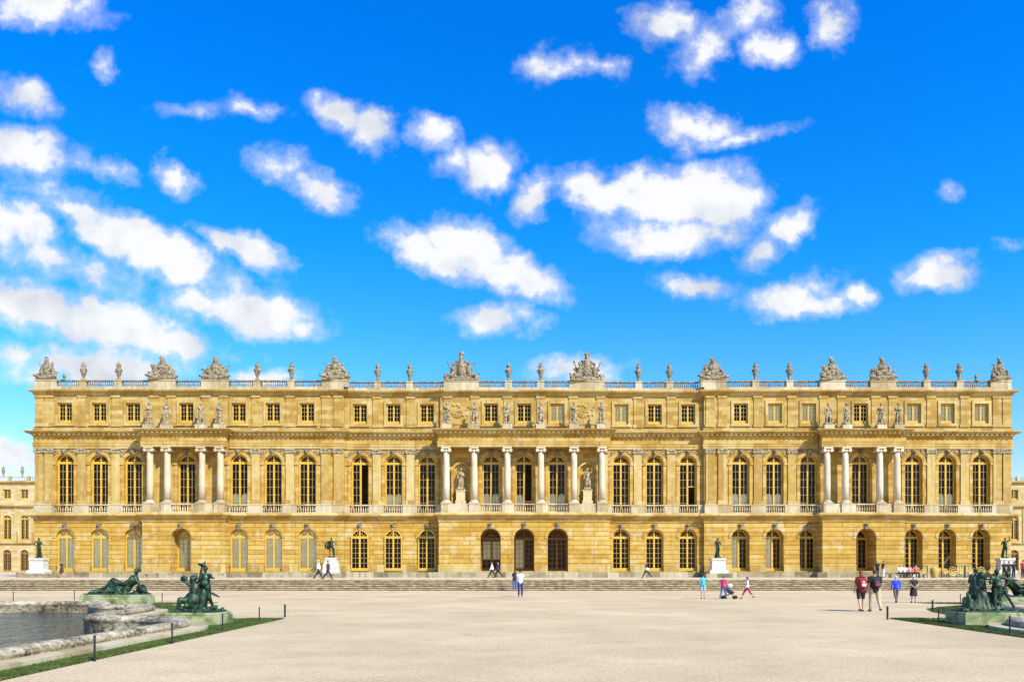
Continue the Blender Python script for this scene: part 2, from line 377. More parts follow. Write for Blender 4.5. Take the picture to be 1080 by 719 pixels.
for side in (-1, 1):
    sd = 'left' if side < 0 else 'right'
    # water
    bm = bmesh.new(); pts = [mir(p, side) for p in SP] + [mir((-72, 2), side)]
    fill_poly(bm, [pts], -.2); o = structure(mk('water', bm, 'pool_water'))
    bmx = bmesh.new(); fill_poly(bmx, [[mir(p, side) for p in offset(SP, .3)] + [mir((-72.5, 1), side)]], -.75)
    structure(mk('pool_floor', bmx, 'step_stone'))
    # rolled coping
    rng = random.Random(3 + side)
    prof = [(-.30, -.8), (-.30, .10), (-.34, .15), (-.32, .24), (-.2, .31), (0, .335), (.14, .31), (.22, .25), (.23, .19), (.20, .15), (.20, -.1)]
    bm = bmesh.new(); rings = []
    for i, p in enumerate(SP):
        t = (SP[min(i + 1, len(SP) - 1)] - SP[max(i - 1, 0)]).normalized(); nrm = Vector((t.y, -t.x))
        rings.append([bm.verts.new((*mir(p + nrm * a, side), b)) for a, b in prof])
    n = len(prof)
    for a, b in zip(rings, rings[1:]):
        for k in range(n): bm.faces.new((a[k], a[(k + 1) % n], b[(k + 1) % n], b[k]))
    bmesh.ops.recalc_face_normals(bm, faces=bm.faces)
    bmesh.ops.subdivide_edges(bm, edges=bm.edges[:], cuts=1)
    tag(mk('pool_coping', bm, 'lichen_marble', smooth=True), 'stained white marble coping curving round the %s pool' % sd, 'coping')
    # low stone margin outside the coping
    bm = bmesh.new(); a = [mir(p, side) for p in offset(SP, .15)]; b = [mir(p, side) for p in STEPO]
    for i in range(len(a) - 1):
        for z0, z1, pa, pb in ((.12, .12, a, b), (.12, -.05, b, b)):
            bm.faces.new([bm.verts.new((*q, z)) for q, z in ((pa[i], z0), (pa[i + 1], z0), (pb[i + 1], z1), (pb[i], z1))])
    bmesh.ops.recalc_face_normals(bm, faces=bm.faces)
    structure(mk('pool_path', bm, 'pale_stone'))
    # grass
    gp = [Vector(p) for p in GRASS] + [p for p in offset(SP, .68)][::-1]
    bm = bmesh.new(); fill_poly(bm, [[mir(p, side) for p in gp]], .012); structure(mk('lawn', bm, 'turf'))
    bm = bmesh.new(); cnt = 0
    while cnt < 52000:
        if rng.random() < .62: p = Vector((rng.uniform(-10.2, -8.7), rng.uniform(10, 28.5)))
        elif rng.random() < .8: p = Vector((rng.uniform(-20, -9), rng.uniform(24, 41.5)))
        else: p = Vector((rng.uniform(-36, -16), rng.uniform(36, 41.5)))
        if not inside(p, gp): continue
        cnt += 1
        h = rng.uniform(.02, .055); a = rng.uniform(0, PI); wd = rng.uniform(.008, .016) * (1 + (p.y > 26)); q = mir(p, side)
        dx, dy = math.cos(a) * wd, math.sin(a) * wd
        bm.faces.new([bm.verts.new(c) for c in ((q[0] - dx, q[1] - dy, .012), (q[0] + dx, q[1] + dy, .012), (q[0] + rng.uniform(-.02, .02), q[1] + rng.uniform(-.02, .02), .012 + h))])
    o = mk('grass', bm, 'grass_blades'); tag(o, 'short mown grass edging the %s pool' % sd, 'grass'); o['kind'] = 'stuff'

# terrace and steps
TZ = .87; T0 = 64.55; NS = 6; RISE = TZ / NS
plain('riser_shaded_stained', (.24, .175, .085), .9, 0, .5, 1.6, dark=(.07, .055, .03), bstr=.3)  # dark colour holds stains plus painted shade of the risers
plain('tread_lit_stone', (.42, .33, .19), .9, 0, .4, 2.2, dark=(.17, .14, .08), bstr=.3)  # paler colour paints the light catching treads and nosings
bm = bmesh.new(); b2 = bmesh.new()
for i in range(NS):
    y = T0 - (NS - 1 - i) * .36; z = RISE * (i + 1); ye = T0 + .6
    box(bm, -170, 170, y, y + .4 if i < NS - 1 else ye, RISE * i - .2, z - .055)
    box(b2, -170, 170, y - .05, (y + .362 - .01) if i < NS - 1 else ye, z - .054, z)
structure(mk('terrace_steps', bm, 'riser_shaded_stained')); structure(mk('step_treads', b2, 'tread_lit_stone'))
bm = bmesh.new(); box(bm, -170, 170, T0 + .602, 330, -.2, TZ); structure(mk('terrace', bm, 'terrace_sand'))

# ------------------------------------------------------------------ palace
palace = empty('palace', (0, 80, TZ)); tag(palace, 'long golden stone palace of three storeys with arched windows and columned porches', 'palace')
PM = Matrix.Translation((0, -80, -TZ))
def part(name, bm, mat, parent=palace, smooth=False):
    bm.transform(PM); return mk(name, bm, mat, parent, smooth)
def inst(name, me, mat, loc, parent=palace, label=None, smooth=False):
    o = mo(name, me, mat, parent, smooth)
    o.location = (loc[0], loc[1] - 80, loc[2] - TZ) if parent is palace else loc
    if label: o['label'] = label
    return o
YP, YC, YM, YB = 80.0, 80.5, 80.2, 78.7
XO, XI, XB0, XB1, XM = 51.5, 19.0, 31.0, 39.55, 8.85
Z_G0, Z_BAND0, Z_BAND1, Z_F1, Z_DADO, Z_ARCHI, Z_COR0, Z_COR1, Z_ATT1, Z_BAL0, Z_BAL1 = 1.42, 7.15, 7.6, 7.6, 8.55, 14.4, 15.75, 16.25, 20.25, 20.72, 21.62
W1 = [-17.4, -13.85, -10.3, -3.5, 0, 3.5, 10.3, 13.85, 17.4]
WP = [22.85, 26.45, 30.05, 35.55, 41.15, 44.7, 48.3]
ALLW = [-x for x in WP[::-1]] + W1 + WP
def plane_of(x, lvl):
    a = abs(x)
    if a < XM: return YB if lvl == 0 else YM
    if a < XI: return YC
    if lvl == 0 and XB0 < a < XB1: return YB
    return YP
def wall_rect(bm, x0, x1, z0, z1, y, ops):
    """front wall with arched or square openings, reveals included. op = (xc, w, zb, zs, arch, depth)"""
    xs = x0
    for xc, wd, zb, zs, arch, dep in sorted(ops):
        l, r = xc - wd / 2, xc + wd / 2
        quad(bm, (xs, y, z0), (l, y, z0), (l, y, z1), (xs, y, z1))
        if zb > z0 + .001: quad(bm, (l, y, z0), (r, y, z0), (r, y, zb), (l, y, zb))
        if arch:
            N = 18; pts = [(xc - wd / 2 * math.cos(PI * i / N), zs + wd / 2 * math.sin(PI * i / N)) for i in range(N + 1)]
        else: pts = [(l, zs), (r, zs)]
        for (a, za), (b, zb2) in zip(pts, pts[1:]):
            quad(bm, (a, y, za), (b, y, zb2), (b, y, z1), (a, y, z1))
            quad(bm, (a, y, za), (a, y + dep, za), (b, y + dep, zb2), (b, y, zb2))
        quad(bm, (l, y, zb), (l, y + dep, zb), (l, y + dep, zs), (l, y, zs))
        quad(bm, (r, y, zb), (r, y, zs), (r, y + dep, zs), (r, y + dep, zb))
        quad(bm, (l, y, zb), (r, y, zb), (r, y + dep, zb), (l, y + dep, zb))
        xs = r
    quad(bm, (xs, y, z0), (x1, y, z0), (x1, y, z1), (xs, y, z1))
def sections(lvl):
    if lvl == 0: return [(-XO, -XB1, YP), (-XB1, -XB0, YB), (-XB0, -XI, YP), (-XI, -XM, YC), (-XM, XM, YB), (XM, XI, YC), (XI, XB0, YP), (XB0, XB1, YB), (XB1, XO, YP)]
    return [(-XO, -XI, YP), (-XI, -XM, YC), (-XM, XM, YM), (XM, XI, YC), (XI, XO, YP)]
def glass_depth(x):
    if x < -18: return .45
    if x < -9: return .5
    return 1.0
def build_walls(lvl, z0, z1, mat, opf, name):
    bm = bmesh.new(); secs = sections(lvl)
    for i, (a, b, y) in enumerate(secs):
        wall_rect(bm, a, b, z0, z1, y, [opf(x, y) for x in ALLW if a < x < b])
        if i + 1 < len(secs) and secs[i + 1][2] != y:
            y2 = secs[i + 1][2]; quad(bm, (b, min(y, y2), z0), (b, max(y, y2), z0), (b, max(y, y2), z1), (b, min(y, y2), z1))
    for x in (-XO, XO): quad(bm, (x, YP, z0), (x, 112, z0), (x, 112, z1), (x, YP, z1))
    bmesh.ops.remove_doubles(bm, verts=bm.verts, dist=.0005)
    part(name, bm, mat)
def op0(x, y):
    wd = 2.12 if y == YB else 1.9
    back = (YC if abs(x) < XM else YP) + glass_depth(x)
    return (x, wd, Z_G0 + .12, 5.97 - wd / 2, True, (back - y) + .02)
def op1(x, y): return (x, 1.86, Z_F1 + .02, 12.86, True, .42)
def op2(x, y): return (x, 1.5, 17.1, 19.2, False, .3)
build_walls(0, Z_G0, Z_BAND0, 'rusticated_stone', op0, 'ground_floor_wall')
build_walls(1, Z_BAND1, Z_COR0, 'wall_stone', op1, 'main_floor_wall')
build_walls(2, Z_COR1, Z_ATT1, 'attic_stone', op2, 'attic_wall')
# rear shell, roof, rooms
bm = bmesh.new(); box(bm, -XO + .01, XO - .01, 111.9, 112.1, TZ, Z_ATT1)
part('rear_wall', bm, 'wall_stone')
bm = bmesh.new(); box(bm, -XO + .05, XO - .05, YP + .8, 111.8, Z_ATT1 - .1, Z_ATT1 + .2); part('roof', bm, 'lead_grey')
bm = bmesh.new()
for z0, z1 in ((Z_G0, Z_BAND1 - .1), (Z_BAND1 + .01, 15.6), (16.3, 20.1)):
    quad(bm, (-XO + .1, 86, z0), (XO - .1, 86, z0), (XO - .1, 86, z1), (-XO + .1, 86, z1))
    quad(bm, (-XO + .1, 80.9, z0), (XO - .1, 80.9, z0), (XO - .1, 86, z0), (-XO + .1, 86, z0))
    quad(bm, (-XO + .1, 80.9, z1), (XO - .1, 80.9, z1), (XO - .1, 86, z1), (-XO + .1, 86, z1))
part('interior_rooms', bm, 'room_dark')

# podium + plinth course
bm = bmesh.new()
for a, b, y in sections(0):
    box(bm, a - (.9 if y != YP else .0), b + (.9 if y != YP else .0), y - 1.0 + (.003 if y == YP else 0), y + 1.6, TZ - .3, Z_G0 if y == YP else Z_G0 + .003)
box(bm, -XO - 1.4, -XO, YP - .9, YP + 8, TZ - .3, Z_G0 - .004); box(bm, XO, XO + 1.4, YP - .9, YP + 8, TZ - .3, Z_G0 - .004)
part('podium', bm, 'step_stone')
bm = bmesh.new()
for a, b, y in sections(0):
    xs = [a] + sum([[x - (1.06 if y == YB else .95) - .0, x + (1.06 if y == YB else .95)] for x in ALLW if a < x < b], []) + [b]
    for i in range(0, len(xs), 2): box(bm, xs[i] - (.04 if i == 0 and y == YB else -.0), xs[i + 1] + (.04 if i + 2 >= len(xs) and y == YB else 0), y - .09, y + .1, Z_G0 + .004, Z_G0 + .75)
part('base_course', bm, 'trim_stone')

def run_course(name, lvl, prof, mat, ext=.0, dent=None, secs=None):
    """prof: list of (out, z) from bottom to top; swept along each section at its plane"""
    bm = bmesh.new()
    secs = secs or sections(lvl)
    mx = max(p[0] for p in prof)
    for k, (a, b, y) in enumerate(secs):
        e0 = ext if (k == 0 or secs[k - 1][2] > y) else 0; e1 = ext if (k == len(secs) - 1 or secs[k + 1][2] > y) else 0
        # the returns at corners: widen by projection, profile extruded per layer
        for (o0, z0), (o1, z1) in zip(prof, prof[1:]):
            if z1 <= z0: continue
            ya0, ya1 = y - o0, y - o1; f0 = o0 if e0 else 0; f1 = o0 if e1 else 0; g0 = o1 if e0 else 0; g1 = o1 if e1 else 0
            v = [bm.verts.new(p) for p in ((a - f0, ya0, z0), (b + f1, ya0, z0), (b + f1, y + .35, z0), (a - f0, y + .35, z0),
                                           (a - g0, ya1, z1), (b + g1, ya1, z1), (b + g1, y + .35, z1), (a - g0, y + .35, z1))]
            for f in ((0, 3, 2, 1), (4, 5, 6, 7), (0, 1, 5, 4), (1, 2, 6, 5), (2, 3, 7, 6), (3, 0, 4, 7)): bm.faces.new([v[i] for i in f])
        if dent:
            dw, dh, do, dz, pitch = dent; n = int((b - a) / pitch)
            for i in range(n):
                xc = a + (i + .5) * (b - a) / n; box(bm, xc - dw / 2, xc + dw / 2, y - do, y - .03, dz, dz + dh)
    part(name, bm, mat)
secP = [(-XO, -XB1, YP), (-XB1, -XB0, YB), (-XB0, -XI, YP), (-XI, -XM, YC), (-XM, XM, YB), (XM, XI, YC), (XI, XB0, YP), (XB0, XB1, YB), (XB1, XO, YP)]
run_course('string_course', 0, [(.1, 7.0), (.14, 7.1), (.22, 7.16), (.5, 7.3), (.56, 7.33), (.56, 7.45), (.42, 7.52), (.36, 7.6)], 'trim_stone', 1)
run_course('string_course_fascia', 0, [(.06, 6.62), (.06, 6.7), (.1, 6.78), (.1, 6.995)], 'wall_stone', 1)
# entablature: architrave + frieze + main cornice
run_course('architrave', 0, [(.12, 14.4), (.12, 14.66), (.16, 14.68), (.16, 14.9), (.2, 14.93), (.2, 14.98)], 'trim_stone', 1, secs=secP)
run_course('frieze', 0, [(.1, 14.981), (.1, 15.7)], 'wall_stone', 1, secs=secP)
run_course('main_cornice', 0, [(.14, 15.701), (.2, 15.76), (.3, 15.93), (.58, 15.96), (.62, 16.04), (.68, 16.08), (.74, 16.13), (.74, 16.2), (.35, 16.27)], 'trim_stone', 1,
           dent=(.24, .17, .5, 15.78, .5), secs=secP)
run_course('attic_base', 2, [(.14, 16.301), (.14, 16.55), (.06, 16.6)], 'attic_stone', 1)
run_course('attic_cornice', 2, [(.05, 20.0), (.12, 20.1), (.18, 20.26), (.46, 20.36), (.52, 20.48), (.52, 20.55), (.2, 20.6)], 'trim_stone', 1)
# soffit slab of the porches: entablature blocks reach back to the wall
for sx in (-1, 0, 1):
    a, b = (-XM, XM) if sx == 0 else sorted((sx * XB0, sx * XB1))
    bm = bmesh.new(); box(bm, a + .05, b - .05, YB + .3, (YM if sx == 0 else YP) - .26, 14.42, 16.26); part('porch_ceiling', bm, 'trim_stone')
    bm = bmesh.new(); box(bm, a + .05, b - .05, YB + .3, (YM if sx == 0 else YP) - .01, 7.2, 7.62); part('porch_floor', bm, 'pale_stone')

# dado band of the main floor (pedestals + balustrades)
def baluster_mesh(n, wdt, h, name, mat='pale_stone'):
    bm = bmesh.new()
    box(bm, -wdt / 2, wdt / 2, -.14, .14, 0, .09 * h / .9); box(bm, -wdt / 2, wdt / 2, -.15, .15, h - .13, h)
    for i in range(n):
        x = -wdt / 2 + wdt * (i + .5) / n; hh = h - .22
        lathe(bm, [(.065, 0), (.05, .06 * hh), (.035, .1 * hh), (.075, .28 * hh), (.08, .38 * hh), (.035, .72 * hh), (.03, .82 * hh), (.055, .88 * hh), (.06, hh)], (x, 0, .09), 8)
    me = bpy.data.meshes.new(name); bm.to_mesh(me); bm.free(); me.materials.append(MATS[mat]); return me
bal1 = baluster_mesh(8, 2.0, .93, 'balcony_balustrade')
for a, b, y in [(-XO, -XB1, YP), (-XB0, -XI, YP), (-XI, -XM, YC), (XM, XI, YC), (XI, XB0, YP), (XB1, XO, YP)]:
    xs = [a] + sum([[x - 1.0, x + 1.0] for x in ALLW if a < x < b], []) + [b]
    for i in range(0, len(xs), 2):
        bm = bmesh.new()
        box(bm, xs[i] + .002, xs[i + 1], y - .26, y - .002, 7.601, 8.44); box(bm, xs[i] + .001, xs[i + 1], y - .30, y - .001, 8.44, 8.56)
        box(bm, xs[i] + .003, xs[i + 1], y - .31, y - .0025, 7.602, 7.75)
        part('dado_panel', bm, 'pale_stone')
for x in ALLW:
    y = plane_of(x, 1)
    if abs(x) < XM or XB0 < abs(x) < XB1: y = YB + .28
    inst('balcony_balustrade', bal1, None, (x, y - .16, 7.61))

# pilasters (ionic, flat)
def volute(bm, x, y, z, w2, d):
    for s in (-1, 1): cyl(bm, (x + s * w2, y - d, z), (x + s * w2, y + .02, z), .16, 10)
pil_x = [-x for x in (50.9, 49.9)] + []
PIL = sorted([s * v for s in (-1, 1) for v in (50.98, 49.95, 46.5, 42.95, 28.25, 24.65, 20.9, 19.6, 15.6, 12.05)] + [s * 8.35 for s in (-1, 1)])
pm = bmesh.new(); box(pm, -.43, .43, -.16, .02, 8.56, 13.86); box(pm, -.5, .5, -.22, .02, 8.562, 8.86); box(pm, -.47, .47, -.19, .02, 8.862, 8.98)
pil_me = bpy.data.meshes.new('pilaster'); pm.to_mesh(pil_me); pm.free(); pil_me.materials.append(MATS['trim_stone'])
cm = bmesh.new(); box(cm, -.52, .52, -.26, .02, 14.24, 14.398); box(cm, -.44, .44, -.2, .02, 13.88, 14.238)
for s in (-1, 1): cyl(cm, (s * .4, -.25, 14.06), (s * .4, .02, 14.06), .17, 10)
for i in range(5): ell(cm, (-.3 + .15 * i, -.2, 13.99), (.07, .06, .12), sub=1)
cap_me = bpy.data.meshes.new('capital'); cm.to_mesh(cap_me); cm.free(); cap_me.materials.append(MATS['statue_stone'])
am = bmesh.new(); box(am, -.42, .42, -.08, .02, 16.7, 20.0); box(am, -.5, .5, -.15, .02, 16.702, 17.02); box(am, -.5, .5, -.14, .02, 19.74, 20.0)
att_me = bpy.data.meshes.new('attic_pilaster'); am.to_mesh(att_me); am.free(); att_me.materials.append(MATS['attic_stone'])
def dup_me(me, dz=0): return me
for x in PIL:
    y = plane_of(x, 1)
    p = inst('pilaster', pil_me, None, (x, y - .001, 0)); inst('capital', cap_me, None, (0, 0, 0), p)
for x in PIL + [s * v for s in (-1, 1) for v in (8.1, 5.2, 1.75, 38.9, 37.1, 33.5, 31.6)]:
    if abs(x) == 8.35: continue
    inst('attic_pilaster', att_me, None, (x, plane_of(x, 2) - .002, 0))

# columns
def column_mesh():
    bm = bmesh.new(); lathe(bm, [(.345, 8.9), (.345, 10.5), (.335, 11.8), (.315, 13), (.295, 13.92)], seg=24); me = bpy.data.meshes.new('column'); bm.to_mesh(me); bm.free(); me.materials.append(MATS['column_marble'])
    me.polygons.foreach_set('use_smooth', [True] * len(me.polygons))
    bm = bmesh.new(); box(bm, -.5, .5, -.5, .5, 8.56, 8.66); lathe(bm, [(.46, 8.661), (.49, 8.7), (.46, 8.76), (.39, 8.79), (.42, 8.85), (.36, 8.905)], seg=20)
    b2 = bpy.data.meshes.new('column_base'); bm.to_mesh(b2); bm.free(); b2.materials.append(MATS['column_marble'])
    bm = bmesh.new(); lathe(bm, [(.3, 13.9), (.36, 13.95), (.38, 14.1), (.34, 14.2)], seg=16); box(bm, -.47, .47, -.47, .47, 14.25, 14.395)
    for s in (-1, 1):
        for t in (-1, 1): cyl(bm, (s * .37, t * .44, 14.07), (s * .37, t * .05, 14.07), .17, 12)
    for i in range(8): a = i * PI / 4; ell(bm, (.36 * math.cos(a), .36 * math.sin(a), 14.0), (.08, .08, .1), sub=1)
    c = bpy.data.meshes.new('capital'); bm.to_mesh(c); bm.free(); c.materials.append(MATS['column_marble'])
    bm = bmesh.new(); box(bm, -.52, .52, -.42, .5, 7.6, 8.44); box(bm, -.56, .56, -.46, .52, 8.441, 8.558); box(bm, -.56, .56, -.46, .51, 7.602, 7.74)
    pd = bpy.data.meshes.new('pedestal'); bm.to_mesh(pd); bm.free(); pd.materials.append(MATS['pale_stone'])
    return me, b2, c, pd
colm, colb, colc, colp = column_mesh()
COLX = [8.1, 5.2, 1.75]; SCX = [38.9, 37.1, 33.5, 31.6]
COLS = sorted([s * v for s in (-1, 1) for v in COLX + SCX])
for x in COLS:
    c = inst('column', colm, None, (x, YB + .32, 0)); inst('column_base', colb, None, (0, 0, 0), c); inst('capital', colc, None, (0, 0, 0), c)
    inst('pedestal', colp, None, (x, YB + .32, 0))
# solid dado pieces between close columns
for s in (-1, 1):
    for a, b in ((38.38, 37.62), (32.98, 32.12), (7.58, 5.72), (34.55, 34.02), (4.68, 4.5), (2.5, 2.27), (1.23, 1.0)):
        bm = bmesh.new(); box(bm, *sorted((s * a, s * b)), YB + .05, YB + .3, 7.601, 8.53); part('porch_parapet', bm, 'pale_stone')

# window surrounds: archivolts with impost, keystone mask, carved spandrels
def archivolt(r0, r1, zs, zb, out, name, mat, impost=True):
    bm = bmesh.new(); N = 20
    prev = None
    for i in range(N + 1):
        a = PI * i / N; c, s = -math.cos(a), math.sin(a)
        ring = [bm.verts.new(p) for p in ((c * r0, .02, zs + s * r0), (c * r0, -out * .6, zs + s * r0), (c * (r0 + .12), -out, zs + s * (r0 + .12)), (c * r1, -out, zs + s * r1), (c * r1, .02, zs + s * r1))]
        if prev:
            for k in range(4): bm.faces.new((prev[k], prev[k + 1], ring[k + 1], ring[k]))
        prev = ring
    if impost:
        for s in (-1, 1):
            box(bm, *sorted((s * r0, s * (r1 - .04))), -out * .7, .02, zb, zs - .16); box(bm, *sorted((s * (r0 + .0), s * (r1 + .12))), -out * 1.5, .02, zs - .16, zs - .002)
    me = bpy.data.meshes.new(name); bm.to_mesh(me); bm.free(); me.materials.append(MATS[mat]); return me
av1 = archivolt(.93, 1.3, 12.86, 8.57, .1, 'window_surround', 'wall_stone')
av0 = archivolt(.95, 1.28, 5.02, 0, .07, 'window_surround', 'rusticated_stone', False)
av0b = archivolt(1.06, 1.4, 4.91, 0, .07, 'window_surround', 'rusticated_stone', False)
bm = bmesh.new(); zb, zt = 17.1, 19.2
for (a, b, c, d) in ((-1.0, -.752, 16.9, 19.5), (.752, 1.0, 16.9, 19.5), (-.751, .751, 19.2, 19.5), (-1.08, 1.08, 16.78, 16.9), (-.751, .751, 16.9, 17.1)): box(bm, a, b, -.1 if c != 16.78 else -.2, .02, c, d)
av2 = bpy.data.meshes.new('window_surround'); bm.to_mesh(av2); bm.free(); av2.materials.append(MATS['trim_stone'])
# keystone with mask
bm = bmesh.new(); k0 = [(-.16, 13.7), (.16, 13.7), (.24, 14.3), (-.24, 14.3)]
vb = [bm.verts.new((x, -.26, z)) for x, z in k0]; vk = [bm.verts.new((x, .02, z)) for x, z in k0]
bm.faces.new(vb); [bm.faces.new((vb[i], vk[i], vk[(i + 1) % 4], vb[(i + 1) % 4])) for i in range(4)]
ell(bm, (0, -.3, 14.02), (.15, .12, .2)); ell(bm, (0, -.42, 14.0), (.04, .05, .06), sub=1); ell(bm, (0, -.3, 14.2), (.22, .1, .09), sub=1)
key1 = bpy.data.meshes.new('keystone'); bm.to_mesh(key1); bm.free(); key1.materials.append(MATS['carved_stone'])
bm = bmesh.new(); k0 = [(-.15, 5.9), (.15, 5.9), (.24, 6.5), (-.24, 6.5)]
vb = [bm.verts.new((x, -.2, z)) for x, z in k0]; vk = [bm.verts.new((x, .02, z)) for x, z in k0]
bm.faces.new(vb); [bm.faces.new((vb[i], vk[i], vk[(i + 1) % 4], vb[(i + 1) % 4])) for i in range(4)]
ell(bm, (0, -.24, 6.3), (.13, .1, .17)); ell(bm, (0, -.3, 6.45), (.18, .1, .06), sub=1)
key0 = bpy.data.meshes.new('keystone'); bm.to_mesh(key0); bm.free(); key0.materials.append(MATS['carved_stone'])
def relief_mesh(seed):
    r = random.Random(seed); bm = bmesh.new()
    for s in (-1, 1):
        for i in range(16):
            t = r.uniform(0, 1); a = R(30 + 42 * t) ; rad = 1.34 + r.uniform(.03, .1)
            x = s * (math.cos(a) * rad + r.uniform(0, .28)); z = 12.86 + math.sin(a) * rad + r.uniform(-.02, .14)
            z = min(z, 14.26); ell(bm, (x, -.05, z), (r.uniform(.06, .16), .07, r.uniform(.05, .11)), (0, r.uniform(-1, 1), 0), sub=1)
        cap(bm, (s * .3, -.06, 14.2), (s * .75, -.06, 14.05), .05, .07, 6); cap(bm, (s * .75, -.06, 14.05), (s * 1.15, -.06, 13.75), .08, .05, 6)
    me = bpy.data.meshes.new('carved_relief'); bm.to_mesh(me); bm.free(); me.materials.append(MATS['statue_stone']); return me
rel = [relief_mesh(i) for i in range(3)]
for i, x in enumerate(ALLW):
    y1 = plane_of(x, 1); y0 = plane_of(x, 0)
    s = inst('window_surround', av1, None, (x, y1 - .001, 0)); inst('keystone', key1, None, (0, 0, 0), s)
    if abs(abs(x) - 35.55) > 1: inst('carved_relief', rel[i % 3], None, (x, y1, 0))
    s = inst('window_surround', av0b if y0 == YB else av0, None, (x, y0 - .001, 0)); inst('keystone', key0, None, (0, 0, 0), s)
    inst('window_surround', av2, None, (x, plane_of(x, 2) - .001, 0))

# windows -----------------------------------------------------------
def bar(bm, x0, x1, z0, z1, d=.06, y=0): box(bm, x0, x1, y - d, y + d, z0, z1)
def window_meshes(wd, zb, zs, rows, gold, leaf_open=None, half=False, arch=True):
    """returns frame, bars, glass meshes; local x centred, y=0 plane. leaf_open: 'R' right leaf missing"""
    r = wd / 2; fr = bmesh.new(); br = bmesh.new(); gl = bmesh.new()
    fw = .135 if arch else .11
    cw = .09 if arch else .08
    bar(fr, -r, -r + fw, zb, zs); bar(fr, r - fw, r, zb, zs); bar(fr, -cw, cw, zb, zs - .002, .07); bar(fr, -r + fw, r - fw, zb, zb + .3, .058)
    if arch:
        bar(fr, -r, r, zs - .05, zs + .2, .08); bar(fr, -.07, .07, zs + .2, zs + r - .03, .055)
        N = 18
        for i in range(N):
            a0, a1 = PI * i / N, PI * (i + 1) / N
            ps = [(-math.cos(a) * q, zs + math.sin(a) * q) for a, q in ((a0, r), (a1, r), (a1, r - .15), (a0, r - .15))]
            f = [fr.verts.new((x, -.06, z)) for x, z in ps]; g = [fr.verts.new((x, .06, z)) for x, z in ps]
            fr.faces.new(f); fr.faces.new(g[::-1]); [fr.faces.new((f[k], g[k], g[(k + 1) % 4], f[(k + 1) % 4])) for k in range(4)]
        for ang in (38, 66, 114, 142):
            a = R(ang); br_d = (math.cos(a), math.sin(a)); cyl(br, (br_d[0] * r * .42, 0, zs + br_d[1] * r * .42), (br_d[0] * (r - .05), 0, zs + br_d[1] * (r - .05)), .022, 4)
        for i in range(8):
            a0, a1 = PI * i / 8, PI * (i + 1) / 8; q = r * .45
            cyl(br, (math.cos(a0) * q, 0, zs + .1 + math.sin(a0) * q * .85), (math.cos(a1) * q, 0, zs + .1 + math.sin(a1) * q * .85), .024, 4)
        vs = [gl.verts.new((-math.cos(PI * i / N) * r, .02, zs + math.sin(PI * i / N) * r)) for i in range(N + 1)]; gl.faces.new(vs)
    else: bar(fr, -r + fw, r - fw, zs - .12, zs, .055)
    for s, L in ((-1, 'L'), (1, 'R')):
        top = zs
        bot = zb + .3
        if leaf_open == L: 
            if not half: continue
            bot = zb + (zs - zb) * .55; bar(fr, *sorted((s * cw, s * (r - fw))), bot - .06, bot + .04, .05)
        x0, x1 = sorted((s * cw, s * (r - fw))); xm = (x0 + x1) / 2
        box(br, xm - .017, xm + .017, -.03, .03, bot, top)
        for k in range(1, rows):
            z = zb + .3 + (zs - zb - .3) * k / rows
            if z > bot + .05: box(br, x0, x1, -.03, .03, z - .017, z + .017)
        quad(gl, (x0, .02, bot), (x1, .02, bot), (x1, .02, top), (x0, .02, top))
    out = []
    for b, n, m in ((fr, 'window', gold), (br, 'glazing_bars', 'bar_paint'), (gl, 'glass', 'window_glass')):
        me = bpy.data.meshes.new(n); b.to_mesh(me); b.free(); me.materials.append(MATS[m]); out.append(me)
    return out
wm_cache = {}
def place_window(key, args, x, y, curtain_daylight=None):
    if key not in wm_cache: wm_cache[key] = window_meshes(*args)
    f, b, g = wm_cache[key]
    o = inst('window', f, None, (x, y, 0)); inst('glazing_bars', b, None, (0, 0, 0), o); inst('glass', g, None, (0, 0, 0), o)
    if curtain_daylight:
        ck = ('c', curtain_daylight, key)
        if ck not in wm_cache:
            wd, zb, zs = args[0], args[1], args[2]; r = wd / 2 - .05; bm = bmesh.new(); mode = curtain_daylight
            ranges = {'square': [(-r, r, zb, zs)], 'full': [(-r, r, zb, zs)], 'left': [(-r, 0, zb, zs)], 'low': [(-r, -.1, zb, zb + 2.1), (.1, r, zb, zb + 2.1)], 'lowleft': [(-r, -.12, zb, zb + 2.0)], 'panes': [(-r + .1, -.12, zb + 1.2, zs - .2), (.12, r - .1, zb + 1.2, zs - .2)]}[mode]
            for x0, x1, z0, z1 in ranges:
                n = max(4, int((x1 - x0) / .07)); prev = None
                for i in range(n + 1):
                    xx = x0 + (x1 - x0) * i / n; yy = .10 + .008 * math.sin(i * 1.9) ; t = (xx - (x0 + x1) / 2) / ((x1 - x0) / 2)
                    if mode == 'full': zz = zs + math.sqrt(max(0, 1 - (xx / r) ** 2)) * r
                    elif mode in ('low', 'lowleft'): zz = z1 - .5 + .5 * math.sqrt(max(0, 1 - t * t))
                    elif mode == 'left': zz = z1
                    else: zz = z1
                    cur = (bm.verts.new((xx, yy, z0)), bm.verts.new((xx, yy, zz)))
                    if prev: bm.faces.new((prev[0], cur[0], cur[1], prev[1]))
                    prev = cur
            me = bpy.data.meshes.new('curtain_daylight'); bm.to_mesh(me); bm.free(); me.materials.append(MATS['curtain_daylight_cream']); wm_cache[ck] = me
        c = inst('curtain_daylight', wm_cache[ck], None, (0, 0, 0), o)  # cloth in some windows, an added panel imitating through-daylight in others
